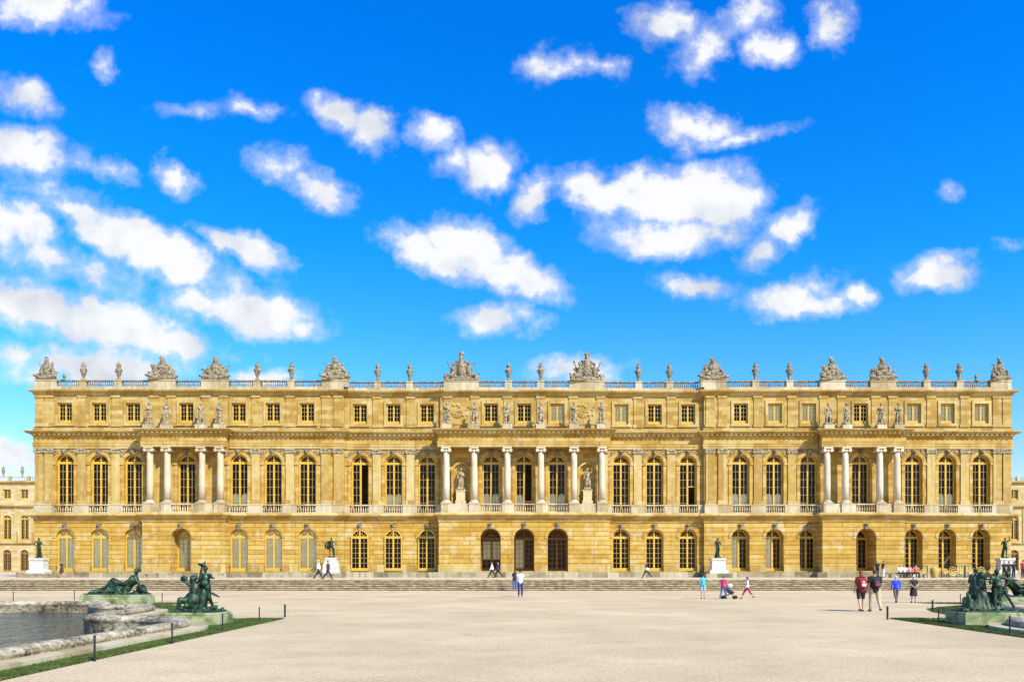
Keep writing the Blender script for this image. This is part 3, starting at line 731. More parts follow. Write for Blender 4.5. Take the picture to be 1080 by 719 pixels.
for x in ALLW:
    y = plane_of(x, 1); key = 'f'; a = (1.84, 7.64, 12.86, 6, 'gilt_wood'); cur = None
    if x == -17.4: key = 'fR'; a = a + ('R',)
    elif x == 0: key = 'fR'; a = a + ('R',); cur = 'lowleft'  # added panel imitates daylight showing through the left leaf
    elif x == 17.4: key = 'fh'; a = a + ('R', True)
    elif x in (-3.5, 3.5, -13.85, 22.85, 26.45, -30.05, 44.7): cur = 'low'  # added panels imitate daylight seen through; outermost two are half-drawn curtains
    place_window(key, a, x, y + .36, cur)
    # ground
    y0 = plane_of(x, 0); back = (YC if abs(x) < XM else YP) + glass_depth(x); wd = 2.1 if y0 == YB else 1.88
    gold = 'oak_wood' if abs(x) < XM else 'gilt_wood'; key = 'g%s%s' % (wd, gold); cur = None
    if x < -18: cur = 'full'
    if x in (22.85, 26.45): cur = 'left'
    if x == -3.5: cur = 'panes'  # added pale panels imitate daylight through these panes
    if x == 0: cur = 'left'  # same painted daylight, left leaf only
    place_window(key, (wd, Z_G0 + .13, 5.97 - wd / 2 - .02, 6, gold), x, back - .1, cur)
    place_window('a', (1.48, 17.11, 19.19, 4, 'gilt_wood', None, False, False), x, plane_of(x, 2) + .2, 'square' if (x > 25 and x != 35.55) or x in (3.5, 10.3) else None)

# drain pipes
for x in (-19.12, 19.12):
    bm = bmesh.new(); cyl(bm, (x * .996, YC - .12, 1.5), (x * .996, YC - .12, 20.1), .06, 8)
    for z in (3, 5.5, 9.5, 12, 17.5): cyl(bm, (x * .996, YC - .12, z), (x * .996, YC - .12, z + .12), .08, 8)
    part('drain_pipe', bm, 'lead_grey')
# attic carved panels behind the cornice statues
bm = bmesh.new(); rr = random.Random(11)
pan = bmesh.new(); box(pan, -1.1, 1.1, -.05, .02, 17.0, 19.5)
for i in range(26): ell(pan, (rr.uniform(-.85, .85), -.07, 18.3 + rr.uniform(-.55, .75)), (rr.uniform(.08, .28), .08, rr.uniform(.05, .16)), (0, rr.uniform(-1, 1), 0), sub=1)
pan_me = bpy.data.meshes.new('relief_panel'); pan.to_mesh(pan_me); pan.free(); pan_me.materials.append(MATS['attic_stone'])
for s in (-1, 1): inst('relief_panel', pan_me, None, (s * 6.65, YM - .004, 0))
bm.free()
# niches of the central porch (set proud: carved frame and half-round recess)
for s in (-1, 1):
    bm = bmesh.new(); xc = s * 6.65; N = 12; r0 = .78; zs = 12.0; zb = 8.6
    pr = None
    for i in range(N + 1):
        a = PI * i / N; c, d = -math.cos(a) * r0, math.sin(a) * .5
        col = (bm.verts.new((xc + c, YM - .02 + d - .0, zb)), bm.verts.new((xc + c, YM - .02 + d, zs)))
        if pr: bm.faces.new((pr[0], col[0], col[1], pr[1]))
        pr = col
    bm.free()
    bm = bmesh.new(); N = 18
    for i in range(N):
        a0, a1 = PI * i / N, PI * (i + 1) / N
        ps = [(xc - math.cos(a) * q, zs + math.sin(a) * q) for a, q in ((a0, 1.02), (a1, 1.02), (a1, .8), (a0, .8))]
        f = [bm.verts.new((x, YM - .34, z)) for x, z in ps]; g = [bm.verts.new((x, YM - .0, z)) for x, z in ps]
        bm.faces.new(f); [bm.faces.new((f[k], g[k], g[(k + 1) % 4], f[(k + 1) % 4])) for k in range(4)]
    for q in (-1, 1): box(bm, *sorted((xc + q * .8, xc + q * 1.02)), YM - .34, YM + .01, 8.57, zs)
    box(bm, xc - 1.02, xc - .8, YM - .36, YM, 11.86, 12.0); box(bm, xc + .8, xc + 1.02, YM - .36, YM, 11.86, 12.0)
    part('niche', bm, 'wall_stone')

# roof balustrade
RP = {}  # pedestals: x -> half width
PX = lambda px: (px - 552.5) / 10.0 * (YP / 80)
troph_px = [46, 171, 227, 353, 486, 619, 752, 878, 931.5, 1053]
urn_px = [88, 125, 271, 307, 397, 431, 536, 570, 674, 707, 797, 833, 978, 1013]
half = {46: 1.1, 1053: 1.1, 171: 1.45, 227: 1.45, 878: 1.35, 931.5: 1.35, 353: 1.35, 752: 1.35, 486: 1.85, 619: 1.85}
def roofx(px): return (px - 552.5) / 10.0
peds = sorted([(roofx(p), half[p]) for p in troph_px] + [(roofx(p), .36) for p in urn_px])
peds[0] = (-XO + 1.15, 1.1); peds[-1] = (XO - 1.15, 1.1)
bm = bmesh.new(); secs2 = sections(2)
for a, b, y in secs2: box(bm, a + .002, b, y - .14, y + .5, 20.601, 20.9)
part('parapet', bm, 'pale_stone')
ped_mesh = {}
def py(x): return plane_of(x, 2) + .1
for x, h in peds:
    if h not in ped_mesh:
        b2 = bmesh.new(); box(b2, -h, h, -.2, .3, 20.901, 21.5); box(b2, -h - .05, h + .05, -.25, .34, 21.5, 21.63); box(b2, -h - .03, h + .03, -.23, .33, 20.902, 20.98)
        me = bpy.data.meshes.new('roof_pedestal'); b2.to_mesh(me); b2.free(); me.materials.append(MATS['pale_stone']); ped_mesh[h] = me
    inst('roof_pedestal', ped_mesh[h], None, (x, py(x), 0))
bal_cache = {}
for (xa, ha), (xb, hb) in zip(peds, peds[1:]):
    x0, x1 = xa + ha + .04, xb - hb - .04; wd = round(x1 - x0, 1); n = max(4, int(wd / .22))
    if wd not in bal_cache: bal_cache[wd] = baluster_mesh(n, wd, .72, 'roof_balustrade', 'carved_stone')
    o = inst('roof_balustrade', bal_cache[wd], None, ((x0 + x1) / 2, py((x0 + x1) / 2) + .05, 20.9)); o.scale.x = (x1 - x0) / wd

# ------------------------------------------------------------------ sculpture
def robed(seed, voxel=.045):
    r = random.Random(seed); bm = bmesh.new(); s = r.choice((-1, 1)); lean = r.uniform(-.06, .06)
    hip = Vector((lean * s, 0, 1.02)); ch = Vector((0, 0, 1.42)); nk = Vector((-lean * .5, 0, 1.66)); hd = Vector((-lean * .5 + r.uniform(-.04, .04), -.03, 1.86))
    ell(bm, hd, (.115, .13, .15)); ell(bm, hd + Vector((0, .03, .06)), (.135, .14, .12)); ell(bm, hd + Vector((0, -.13, -.01)), (.025, .04, .035), sub=1); cap(bm, nk, hd, .07, .065)
    ell(bm, ch, (.23, .15, .26)); ell(bm, hip, (.22, .18, .2)); cap(bm, hip, ch, .17, .17)
    ft = [Vector((-.13, 0, .06)), Vector((.15, -.06, .06))]
    for i, f in enumerate(ft):
        kn = Vector((f.x * 1.1, -.1 - .06 * i, .55)); cap(bm, hip + Vector((f.x * .7, 0, -.05)), kn, .14, .1); cap(bm, kn, f, .1, .06); ell(bm, f + Vector((0, -.08, -.02)), (.07, .14, .06), sub=1)
    for i in range(9):   # drapery folds
        a = r.uniform(0, 2 * PI); x, y = math.cos(a) * .17, math.sin(a) * .12
        cap(bm, (x, y + .02, r.uniform(.8, 1.1)), (x * 1.55, y * 1.5 + .02, .08), .07, .06, 6)
    cap(bm, (s * .2, -.1, 1.5), (-s * .22, -.14, .95), .06, .07, 6); cap(bm, (-s * .22, -.14, .95), (-s * .3, -.02, .3), .07, .05, 6)
    for k, q in enumerate((-1, 1)):
        sh = Vector((q * .24, 0, 1.55)); m = r.choice(('down', 'out', 'up', 'fold')) if k else r.choice(('down', 'fold'))
        el = {'down': Vector((q * .33, -.02, 1.22)), 'out': Vector((q * .42, -.08, 1.35)), 'up': Vector((q * .42, -.05, 1.62)), 'fold': Vector((q * .33, -.03, 1.22))}[m]
        wr = {'down': Vector((q * .36, -.12, .96)), 'out': Vector((q * .58, -.16, 1.5)), 'up': Vector((q * .4, -.1, 1.92)), 'fold': Vector((q * .08, -.24, 1.34))}[m]
        cap(bm, sh, el, .08, .065); cap(bm, el, wr, .062, .045); ell(bm, wr + (wr - el) * .2, (.055, .05, .07), sub=1)
        if m == 'out': cap(bm, (wr.x, wr.y, .1), (wr.x, wr.y, 1.9), .03, .03, 6)
    box(bm, -.38, .38, -.3, .3, -.16, .05)
    return remesh(bm, voxel, 'statue')
rob = [robed(i) for i in (1, 2, 5, 8)]
STL = {}
def statue(px, Yp, zfoot, scale, k, label, cat='statue', group=None, mat='statue_stone', x=None):
    X = x if x is not None else roofx(px)
    me = rob[k % 4]
    o = mo('statue', me.copy() if False else me, None); o.location = (X, Yp, zfoot); o.scale = (scale * (1 if k % 2 else -1), scale, scale) if False else (scale,) * 3
    o.rotation_euler = (0, 0, R([-12, 14, 0, 20, -20][k % 5]))
    if not me.materials: me.materials.append(MATS[mat])
    tag(o, label, cat, group); return o
bases = bmesh.new()
names_c = ['leftmost of the six pale statues on the cornice of the central porch', 'second statue from left on the central porch cornice, right of the left relief panel',
           'statue over the third column of the central porch', 'statue over the fourth column of the central porch',
           'fifth statue on the central porch cornice, left of the right relief panel', 'rightmost of the six statues on the cornice of the central porch']
for i, x in enumerate(sorted([s * v for s in (-1, 1) for v in COLX])):
    xx = x * .99; box(bases, xx - .5, xx + .5, YB - .3, YB + .45, 16.24, 16.75)
    statue(0, YB + .05, 16.9, 1.08, i, names_c[i], group='statues on the porch cornices', x=xx)
for sx, nm in ((-1, 'left'), (1, 'right')):
    for i, x in enumerate(sorted([sx * v for v in SCX])):
        box(bases, x - .5, x + .5, YB - .3, YB + .45, 16.241, 16.7)
        statue(0, YB + .05, 16.86, 1.06, i + (2 if sx > 0 else 1), '%s of the four standing stone statues on the %s porch cornice' % (['leftmost', 'second from left', 'third from left', 'rightmost'][i], nm), group='statues on the porch cornices', x=x)
part('statue_base', bases, 'pale_stone')
for s, nm in ((-1, 'left'), (1, 'right')):
    bm = bmesh.new(); x = s * 6.65
    box(bm, x - .46, x + .46, YM - .8, YM - .36, 7.63, 9.9); box(bm, x - .56, x + .56, YM - .85, YM - .3, 7.62, 8.9); box(bm, x - .52, x + .52, YM - .83, YM - .32, 9.9, 10.05)
    part('niche_pedestal', bm, 'niche_marble')
    m2 = rob[0 if s < 0 else 3].copy(); m2.materials.clear(); m2.materials.append(MATS['statue_stone'])
    o = mo('statue', m2); o.location = (x, YM - .58, 10.2); o.scale = (1.05,) * 3; tag(o, 'robed stone statue in the %s niche of the central porch' % nm, 'statue', 'niche statues')

def trophy(seed, W=1.55, H=2.5):
    r = random.Random(seed); bm = bmesh.new()
    ell(bm, (0, 0, .85), (.42, .32, .6)); ell(bm, (0, -.05, 1.25), (.5, .3, .3)); ell(bm, (0, 0, 1.85), (.2, .24, .26)); ell(bm, (.04, .02, 2.15), (.2, .12, .14)); cap(bm, (.0, .05, 2.2), (-.25, .1, H - .08), .1, .08); ell(bm, (0, -.05, 1.62), (.16, .16, .2))
    ell(bm, (0, .1, .7), (W * .78, .22, 1.05)); ell(bm, (0, .05, 1.5), (.5, .2, .5)); ell(bm, (0, 0, 1.95), (.26, .26, .3)); ell(bm, (-.06, .05, 2.28), (.3, .13, .2))
    ell(bm, (0, 0, .2), (W * .8, .38, .3)); box(bm, -W * .9, W * .9, -.33, .33, -.05, .12)
    for s in (-1, 1):
        ell(bm, (s * .62, -.15, .6), (.38, .12, .5), (0, s * .3, s * .3)); ell(bm, (s * .62, -.28, .6), (.14, .08, .16), sub=1)
        ell(bm, (s * 1.08, -.05, .42), (.34, .26, .34)); 
        for i in range(5):
            a = R(r.uniform(18, 72)); L = r.uniform(1.3, 1.95) * (1 if a > R(35) else .82) ; dx, dz = s * math.cos(a), math.sin(a)
            p1 = Vector((dx * L * .95, r.uniform(0, .2), .3 + dz * L)); cap(bm, (dx * .3, .1, .4), p1, .055, .05, 6)
            k = r.random()
            if k < .45: ell(bm, p1 + Vector((0, 0, -.1)), (.2, .08, .13), (0, -s * a, 0), sub=1); ell(bm, p1 * .85, (.28, .1, .16), (0, -s * (a + .6), 0))
            elif k < .75: ell(bm, p1, (.09, .05, .2), (0, s * (PI / 2 - a), 0), sub=1)
            else: ell(bm, p1 * .92, (.16, .16, .16), sub=1); ell(bm, p1, (.12, .08, .12), sub=1)
        cap(bm, (s * .5, -.3, .18), (s * W * .98, -.3, .22 + r.uniform(0, .3)), .12, .14)
    for i in range(26): ell(bm, (r.uniform(-W * .85, W * .85), r.uniform(-.32, -.1), r.uniform(.1, 1.1)), [r.uniform(.07, .17) for _ in range(3)], (r.random(), r.random(), 0), sub=1)
    return remesh(bm, .05, 'trophy')
def royal_group(seed):
    r = random.Random(seed); bm = bmesh.new()
    # central cartouche with crowned helmet, flanked by seated figures
    ell(bm, (0, -.05, .95), (.5, .25, .75)); ell(bm, (0, -.25, 1.0), (.34, .12, .5)); cap(bm, (0, 0, 1.5), (0, 0, 2.3), .3, .22); ell(bm, (0, 0, 2.5), (.24, .24, .28)); ell(bm, (0, 0, 2.85), (.34, .2, .18)); ell(bm, (.05, 0, 3.05), (.2, .12, .12))
    ell(bm, (0, .15, .75), (1.35, .2, .95)); cap(bm, (0, 0, 1.5), (0, 0, 2.2), .4, .27)
    box(bm, -1.85, 1.85, -.35, .35, -.05, .14); ell(bm, (0, 0, .2), (1.6, .35, .3))
    for s in (-1, 1):
        hip = Vector((s * .95, 0, .55)); ch = Vector((s * .78, 0, 1.25)); hd = Vector((s * .82, -.05, 1.78))
        ell(bm, hip, (.34, .32, .3)); cap(bm, hip, ch, .26, .27); ell(bm, hd, (.16, .18, .2)); cap(bm, ch, hd, .1, .09); ell(bm, hd + Vector((0, .05, .14)), (.19, .19, .12), sub=1)
        kn = Vector((s * 1.45, -.2, .62)); cap(bm, hip, kn, .2, .16); cap(bm, kn, (s * 1.6, -.25, .1), .15, .09)
        el = ch + Vector((s * .42, -.05, .1)); cap(bm, ch + Vector((s * .15, 0, .15)), el, .11, .09); cap(bm, el, el + Vector((s * .22, -.05, .45 if s > 0 else .5)), .08, .07); ell(bm, el + Vector((s * .25, -.05, .6)), (.13, .1, .16), sub=1)
        cap(bm, ch, (s * .35, -.1, 1.55), .11, .09)
        ell(bm, (s * .42, .1, 1.7), (.16, .14, .3)); ell(bm, (s * .45, .05, 2.1), (.14, .14, .16)); cap(bm, (s * .5, .1, 1.3), (s * .62, .1, 2.2), .07, .06)
        ell(bm, (s * 1.72, -.1, .35), (.22, .2, .28)); ell(bm, (s * 1.85, 0, .7), (.16, .14, .13), sub=1)
        for i in range(4): ell(bm, (s * r.uniform(.5, 1.4), .1, r.uniform(.3, 1.4)), (.16, .14, .2), (0, r.random(), 0), sub=1)
    for i in range(20): ell(bm, (r.uniform(-1.6, 1.6), -.28, r.uniform(.1, .7)), [r.uniform(.07, .16) for _ in range(3)], sub=1)
    return remesh(bm, .05, 'trophy')
tro = [trophy(i) for i in (3, 9, 14)]; roy = [royal_group(1), royal_group(4)]
for m in tro + roy: m.materials.append(MATS['carved_stone'])
tl = {46: 'carved stone trophy of arms on the left end of the roof balustrade', 171: 'carved stone trophy above the left porch, nearer the left end', 227: 'carved stone trophy above the left porch, nearer the middle',
      353: 'carved stone trophy on the roof above the bronze statue left of the middle', 486: 'tall carved group with seated figures on the roof, left one of the central pair', 619: 'tall carved group with seated figures on the roof, right one of the central pair',
      752: 'carved stone trophy on the roof above the bronze statue right of the middle', 878: 'carved stone trophy above the right porch, nearer the middle', 931.5: 'carved stone trophy above the right porch, nearer the right end', 1053: 'carved stone trophy of arms on the right end of the roof balustrade'}
for i, p in enumerate(troph_px):
    big = p in (486, 619); x = roofx(p)
    if p == 46: x = -XO + 1.15
    if p == 1053: x = XO - 1.15
    o = mo('trophy', roy[int(p == 619)] if big else tro[i % 3]); o.location = (x, py(x) + .05, 21.66)
    sc = .98 if big else (1.02 if p not in (46, 1053) else 1.0); o.scale = (sc * (.75 if p in (46, 1053) else 1) * (.93 if p in (878, 931.5) else 1), sc, sc)
    if i % 2: o.rotation_euler = (0, 0, R(9))
    tag(o, tl[p], 'roof sculpture', 'trophies along the roof')
# urns
bm = bmesh.new(); lathe(bm, [(.26, 0), (.26, .1), (.13, .16), (.11, .3), (.2, .5), (.29, .9), (.33, 1.12), (.29, 1.2), (.22, 1.26), (.18, 1.36), (.25, 1.46), (.22, 1.62), (.12, 1.76), (.13, 1.84), (.04, 1.95)], seg=14)
for s in (-1, 1): cap(bm, (s * .3, 0, 1.15), (s * .38, 0, .9), .05, .04, 6)
urn = bpy.data.meshes.new('stone_urn'); bm.to_mesh(urn); bm.free(); urn.materials.append(MATS['carved_stone']); urn.polygons.foreach_set('use_smooth', [True] * len(urn.polygons))
urn_l = ['first urn from the left end of the roof', 'second urn from the left end of the roof', 'stone urn on the roof, left one of the pair right of the left porch', 'stone urn on the roof, right one of the pair right of the left porch',
 'left one of two roof urns left of the left seated group', 'right one of two roof urns left of the left seated group', 'left one of two roof urns in the very middle, between the seated groups', 'right one of two roof urns in the very middle, between the seated groups',
 'left one of two roof urns right of the right seated group', 'right one of two roof urns right of the right seated group', 'left one of the pair of roof urns left of the right porch', 'right one of the pair of roof urns left of the right porch',
 'second roof urn from the right end', 'last roof urn before the right end of the roof']
for p, l in zip(urn_px, urn_l):
    o = mo('stone_urn', urn); x = roofx(p); o.location = (x, py(x) + .05, 21.64); tag(o, l, 'urn', 'urns along the roof')
bm = bmesh.new(); lathe(bm, [(.3, 0), (.2, .1), (.08, .2), (.18, .42), (.12, .62), (.04, .75)], seg=10)
fin = bpy.data.meshes.new('finial'); bm.to_mesh(fin); bm.free(); fin.materials.append(MATS['carved_stone'])
for p, nm in ((67.5, 'left'), (1031, 'right')):
    o = mo('finial', fin); x = roofx(p); o.location = (x, py(x) + .05, 21.625); tag(o, 'small pinecone finial on the balustrade beside the trophy at the %s end' % nm, 'finial', 'small roof finials')

# ------------------------------------------------------------------ distant wings
def wing(xa, xb, xw, label, D=152.):
    e = empty('palace_wing', (0, D, TZ)); tag(e, label, 'building')
    Mx = Matrix.Translation((0, -D, -TZ)); y = D
    def wp(n, b, m): b.transform(Mx); return mk(n, b, m, e)
    bm = bmesh.new()
    levels = [(TZ, 6.7, 1.7, 1.15, 4.6, True), (6.9, 14.1, 1.7, 7.3, 11.5, True), (14.4, 18.9, 1.5, 15.5, 17.5, False)]
    xs = [x for x in xw]
    for z0, z1, wd, zb, zs, ar in levels: wall_rect(bm, xa, xb, z0, z1, y, [(x, wd, zb, zs, ar, .5) for x in xs])
    for x in (xa, xb): quad(bm, (x, y, TZ), (x, y + 20, TZ), (x, y + 20, 18.9), (x, y, 18.9))
    wp('wall', bm, 'wing_stone')
    bm = bmesh.new()
    for z, h, o in ((6.7, .2, .35), (14.1, .3, .5), (18.9, .3, .5)): box(bm, xa - .1, xb + .1, y - o, y + .3, z + .001, z + h)
    for k, x in enumerate(xs):
        pass
    wp('cornice', bm, 'trim_stone')
    bm = bmesh.new(); box(bm, xa + .1, xb - .1, y + 1, y + 19.9, 18.9, 19.3); wp('roof', bm, 'lead_grey')
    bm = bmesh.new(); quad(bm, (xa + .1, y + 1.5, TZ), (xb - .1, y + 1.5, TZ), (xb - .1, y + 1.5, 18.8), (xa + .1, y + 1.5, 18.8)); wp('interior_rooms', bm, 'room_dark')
    for x in xs:
        for nm, (wd, zb, zs, rows, ar) in enumerate(((1.68, 1.16, 4.6, 5, True), (1.68, 7.32, 11.5, 6, True), (1.48, 15.52, 17.48, 4, False))):
            key = ('w', nm)
            if key not in wm_cache: wm_cache[key] = window_meshes(wd, zb, zs, rows, 'oak_wood' if nm == 0 else 'gilt_wood', None, False, ar)
            f, b, g = wm_cache[key]; o = mo('window', f, None, e); o.location = (x, .3, -TZ); mo('glazing_bars', b, None, o); mo('glass', g, None, o)
        pb = bmesh.new(); box(pb, x + 1.55, x + 2.15, y - .12, y + .02, 7.0, 14.0); wp('pilaster', pb, 'trim_stone')
    n = int((xb - xa) / 3.6)
    for i in range(n):
        x0 = xa + (xb - xa) * i / n; x1 = xa + (xb - xa) * (i + 1) / n; wd = x1 - x0 - .5
        kk = ('wb', round(wd, 2))
        if kk not in bal_cache: bal_cache[kk] = baluster_mesh(9, wd, .8, 'roof_balustrade')
        o = mo('roof_balustrade', bal_cache[kk], None, e); o.location = ((x0 + x1) / 2, 0, 19.2 - TZ)
        pb = bmesh.new(); box(pb, x1 - .28, x1 + .28, y - .25, y + .3, 19.2, 20.15); wp('roof_pedestal', pb, 'pale_stone')
    return n
wing(-125, -88, [-124.4 + 3.45 * i + .3 for i in range(11)], 'lower distant palace wing seen past the left end, with arched windows')
wing(88, 125, [91.5 + 3.5 * i for i in range(9)], 'distant palace wing just showing past the right end')
# place urns on wings
for x, nm in ((-100.3, 'left'), (101.2, 'right')):
    o = mo('stone_urn', urn); o.location = (x, 152, 20.16); tag(o, 'small roof urn on the distant %s wing' % nm, 'urn', 'urns on the distant wings')
o = mo('stone_urn', urn); o.location = (-104.1, 152, 20.16); tag(o, 'roof urn on the distant left wing at the very edge of the picture', 'urn', 'urns on the distant wings')

# ------------------------------------------------------------------ people and bronze figures
def joints(pose='stand', stride=0., female=False, arms=('down', 'down'), w=1.0):
    J = {}; sw = (.165 if female else .19) * w
    J['pel'] = Vector((0, 0, .95)); J['ch'] = Vector((0, .01, 1.27)); J['nk'] = Vector((0, 0, 1.46)); J['hd'] = Vector((0, .02, 1.62))
    for k, q in enumerate((-1, 1)):
        n = 'LR'[k]; a = stride * q
        hp = Vector((q * .095 * w, 0, .92)); J['hp' + n] = hp
        if pose == 'sit':
            J['kn' + n] = hp + Vector((q * .05, .42, .0)); J['an' + n] = J['kn' + n] + Vector((0, -.02 + .05 * q, -.42))
        else:
            kn = hp + Vector((q * .01, math.sin(a) * .44 + .02 * abs(a), -math.cos(a) * .44)); b = a - (.35 if a < 0 else .05) * (abs(a) > .05)
            J['kn' + n] = kn; J['an' + n] = kn + Vector((0, math.sin(b) * .41, -math.cos(b) * .41))
        J['to' + n] = J['an' + n] + Vector((q * .02, .15, -.035))
        sh = Vector((q * sw, 0, 1.41)); J['sh' + n] = sh; m = arms[k]; s = stride * -q
        el, wr = {'down': ((q * .05, math.sin(s) * .22 - .01, -.27), (q * .05, math.sin(s) * .34 + .05, -.51)),
                  'phone': ((q * .06, .2, -.17), (-q * .09, .32, .06)),
                  'push': ((q * .04, .1, -.26), (q * .02, .34, -.33)),
                  'back': ((q * .07, -.12, -.25), (-q * .1, -.19, -.40)),
                  'hip': ((q * .2, -.05, -.2), (q * .02, .08, -.36)),
                  'point': ((q * .24, .08, -.1), (q * .46, .16, -.12)),
                  'up': ((q * .17, .1, .2), (q * .1, .16, .48)),
                  'fold': ((q * .1, .04, -.25), (-q * .06, .22, -.16)),
                  'lap': ((q * .06, .1, -.26), (q * .0, .32, -.34))}[m]
        J['el' + n] = sh + Vector(el); J['wr' + n] = sh + Vector(wr)
    return J
def hand(bm, J, n, sc=1.0):
    wr, el = J['wr' + n], J['el' + n]; d = (wr - el).normalized(); q = -1 if n == 'L' else 1
    side = d.cross(Vector((q, 0, 0))); 
    if side.length < .2: side = Vector((0, 1, 0))
    side.normalize(); pal = wr + d * .05
    cap(bm, wr, wr + d * .075, .028, .034, 6)
    curl = Vector((-q, 0, 0)) if abs(d.x) < .7 else Vector((0, 0, -1))
    for i in range(4):
        b = wr + d * .085 + side * (.03 - .02 * i); L = (.036, .042, .040, .030)[i]; m = b + d * L
        cap(bm, b, m, .011, .0105, 5); cap(bm, m, m + (d + curl * .7).normalized() * L * .8, .0105, .009, 5)
    b = wr + d * .03 + side * .03; m = b + (d + side * .9).normalized() * .04; cap(bm, b, m, .014, .012, 5); cap(bm, m, m + (d + side * .2).normalized() * .03, .012, .01, 5)
def body_bm(J, female=False, w=1.0, g=0.0):
    bm = bmesh.new(); hd = J['hd']
    ell(bm, hd + Vector((0, -.01, .035)), (.075, .095, .095)); ell(bm, hd + Vector((0, .03, -.045)), (.055, .06, .07)); ell(bm, hd + Vector((0, .098, -.005)), (.014, .022, .022), sub=1)
    ell(bm, hd + Vector((0, .088, -.05)), (.026, .012, .009), sub=1)
    for q in (-1, 1): ell(bm, hd + Vector((q * .078, -.005, 0)), (.012, .022, .032), sub=1)
    cap(bm, J['nk'] - Vector((0, 0, .03)), hd - Vector((0, .01, .03)), .055, .05)
    torso(bm, J, female, w, 0)
    for n in 'LR':
        cap(bm, J['sh' + n], J['el' + n], .048, .038); cap(bm, J['el' + n], J['wr' + n], .038, .026); hand(bm, J, n)
        cap(bm, J['hp' + n], J['kn' + n], .085 * w, .055); cap(bm, J['kn' + n], J['an' + n], .056, .036); cap(bm, J['an' + n] - Vector((0, .03, .03)), J['to' + n] - Vector((0, .03, .01)), .036, .03)
    return bm
def torso(bm, J, female, w, g):
    ch, pe, nk = J['ch'], J['pel'], J['nk']; sw = abs(J['shL'].x)
    ell(bm, ch, (sw * .88 + g, .115 * w + g, .19 + g)); ell(bm, pe + Vector((0, 0, .02)), (.155 * w + g, .115 * w + g, .13)); cap(bm, pe + Vector((0, 0, .05)), ch - Vector((0, 0, .05)), .125 * w + g, .13 * w + g)
    cap(bm, J['shL'], J['shR'], .055 + g, .055 + g)
    if female:
        for q in (-1, 1): ell(bm, ch + Vector((q * .07, .09, .03)), (.06 + g, .055 + g, .06))
    elif w > 1.08: ell(bm, pe + Vector((0, .06, .12)), (.15 * w, .12 * w + g, .14))
def person(px, D, z, H, face, label, top=None, sleeve='short', bottom=None, bcol=None, hair=(.03, .02, .015), hlen='short', pose='stand', stride=0., arms=('down', 'down'), female=False, w=1.0,
           skin='skin', shoes=(.04, .035, .03), vox=.014, hat=None, pos=None, sleevec=None, group=None):
    J = joints(pose, stride, female, arms, w)
    lowest = min(J['anL'].z, J['anR'].z) - .09; s = H / 1.745
    P = at(px, D, z) if pos is None else Vector(pos)
    root = mo('person', remesh(body_bm(J, female, w), vox, 'person'), skin); root.location = (P.x, P.y, z - lowest * s); root.scale = (s,) * 3; root.rotation_euler = (0, 0, face)
    tag(root, label, 'person', group)
    def ch(name, bm, mat, v=None):
        o = mo(name, remesh(bm, v or max(vox, .016), name), mat, root); return o
    g = .018
    bm = bmesh.new(); torso(bm, J, female, w, g); cap(bm, J['pel'] + Vector((0, 0, .02)), J['ch'], .15 * w + g, .135 * w)
    for n in 'LR':
        if sleeve != 'none': cap(bm, J['sh' + n], J['sh' + n].lerp(J['el' + n], .7 if sleeve == 'short' else 1), .064, .056)
        if sleeve == 'long': cap(bm, J['el' + n], J['wr' + n].lerp(J['el' + n], .06), .054, .042)
    ch('dress' if bottom == 'dress' else 'shirt', bm, cloth(top))
    bm = bmesh.new()
    if bottom in ('skirt', 'dress'):
        zz = .42 if bottom == 'dress' else .52
        lathe(bm, [(.15 * w, 1.0), (.185 * w, .88), (.21 * w, .7), (.235 * w, zz)], (0, 0, 0), 18, 1, .85); ch('skirt', bm, cloth(bcol or top), .02)
    else:
        ell(bm, J['pel'], (.168 * w, .128 * w, .13)); 
        for n in 'LR':
            cap(bm, J['hp' + n], J['hp' + n].lerp(J['kn' + n], .8 if bottom == 'shorts' else 1), .1 * w, .078)
            if bottom == 'trousers': cap(bm, J['kn' + n], J['kn' + n].lerp(J['an' + n], .9), .078, .06)
            if bottom == 'capri': cap(bm, J['kn' + n], J['kn' + n].lerp(J['an' + n], .5), .074, .06)
        ch({'trousers': 'trousers', 'shorts': 'shorts', 'capri': 'trousers'}[bottom], bm, cloth(bcol))
    for n in 'LR':
        bm = bmesh.new(); cap(bm, J['an' + n] - Vector((0, .04, .045)), J['to' + n] - Vector((0, .01, .012)), .044, .038); ch('shoe', bm, cloth(shoes))
    bm = bmesh.new(); hd = J['hd']
    ell(bm, hd + Vector((0, -.03, .05)), (.09, .098, .092)); 
    if hlen == 'long': ell(bm, hd + Vector((0, -.07, -.06)), (.085, .055, .14))
    if hlen == 'bun': ell(bm, hd + Vector((0, -.13, .04)), (.045, .045, .045))
    ch('hair', bm, cloth(hair))
    if hat:
        bm = bmesh.new(); lathe(bm, [(.17, .07), (.17, .085), (.1, .09), (.095, .16), (.06, .18)], hd, 14); ch('hat', bm, cloth(hat))
    bm = bmesh.new()
    for q in (-1, 1): ell(bm, hd + Vector((q * .03, .086, .015)), (.011, .008, .008), sub=1)
    mk('eyes', bm, cloth((.02, .015, .01)), root)
    return root
BACK, LEFT, RIGHT, FRONT = 0., PI / 2, -PI / 2, PI      # local +y is forward
TZD = lambda py_: F_PX * (HC - TZ) / (py_ - HY)
person(65, 76, TZ, 1.75, LEFT + .2, 'lone walker in a dark brown dress beside the left bronze statue plinth', (.05, .025, .02), 'short', 'dress', None, female=True, stride=.3, vox=.02, hair=(.12, .07, .03))
person(336, 66.6, TZ, 1.75, RIGHT, 'walker in a white shirt and dark trousers, left one of the strolling couple', (.75, .75, .72), 'short', 'trousers', (.03, .03, .035), stride=.4, vox=.02, hair=(.6, .5, .35))
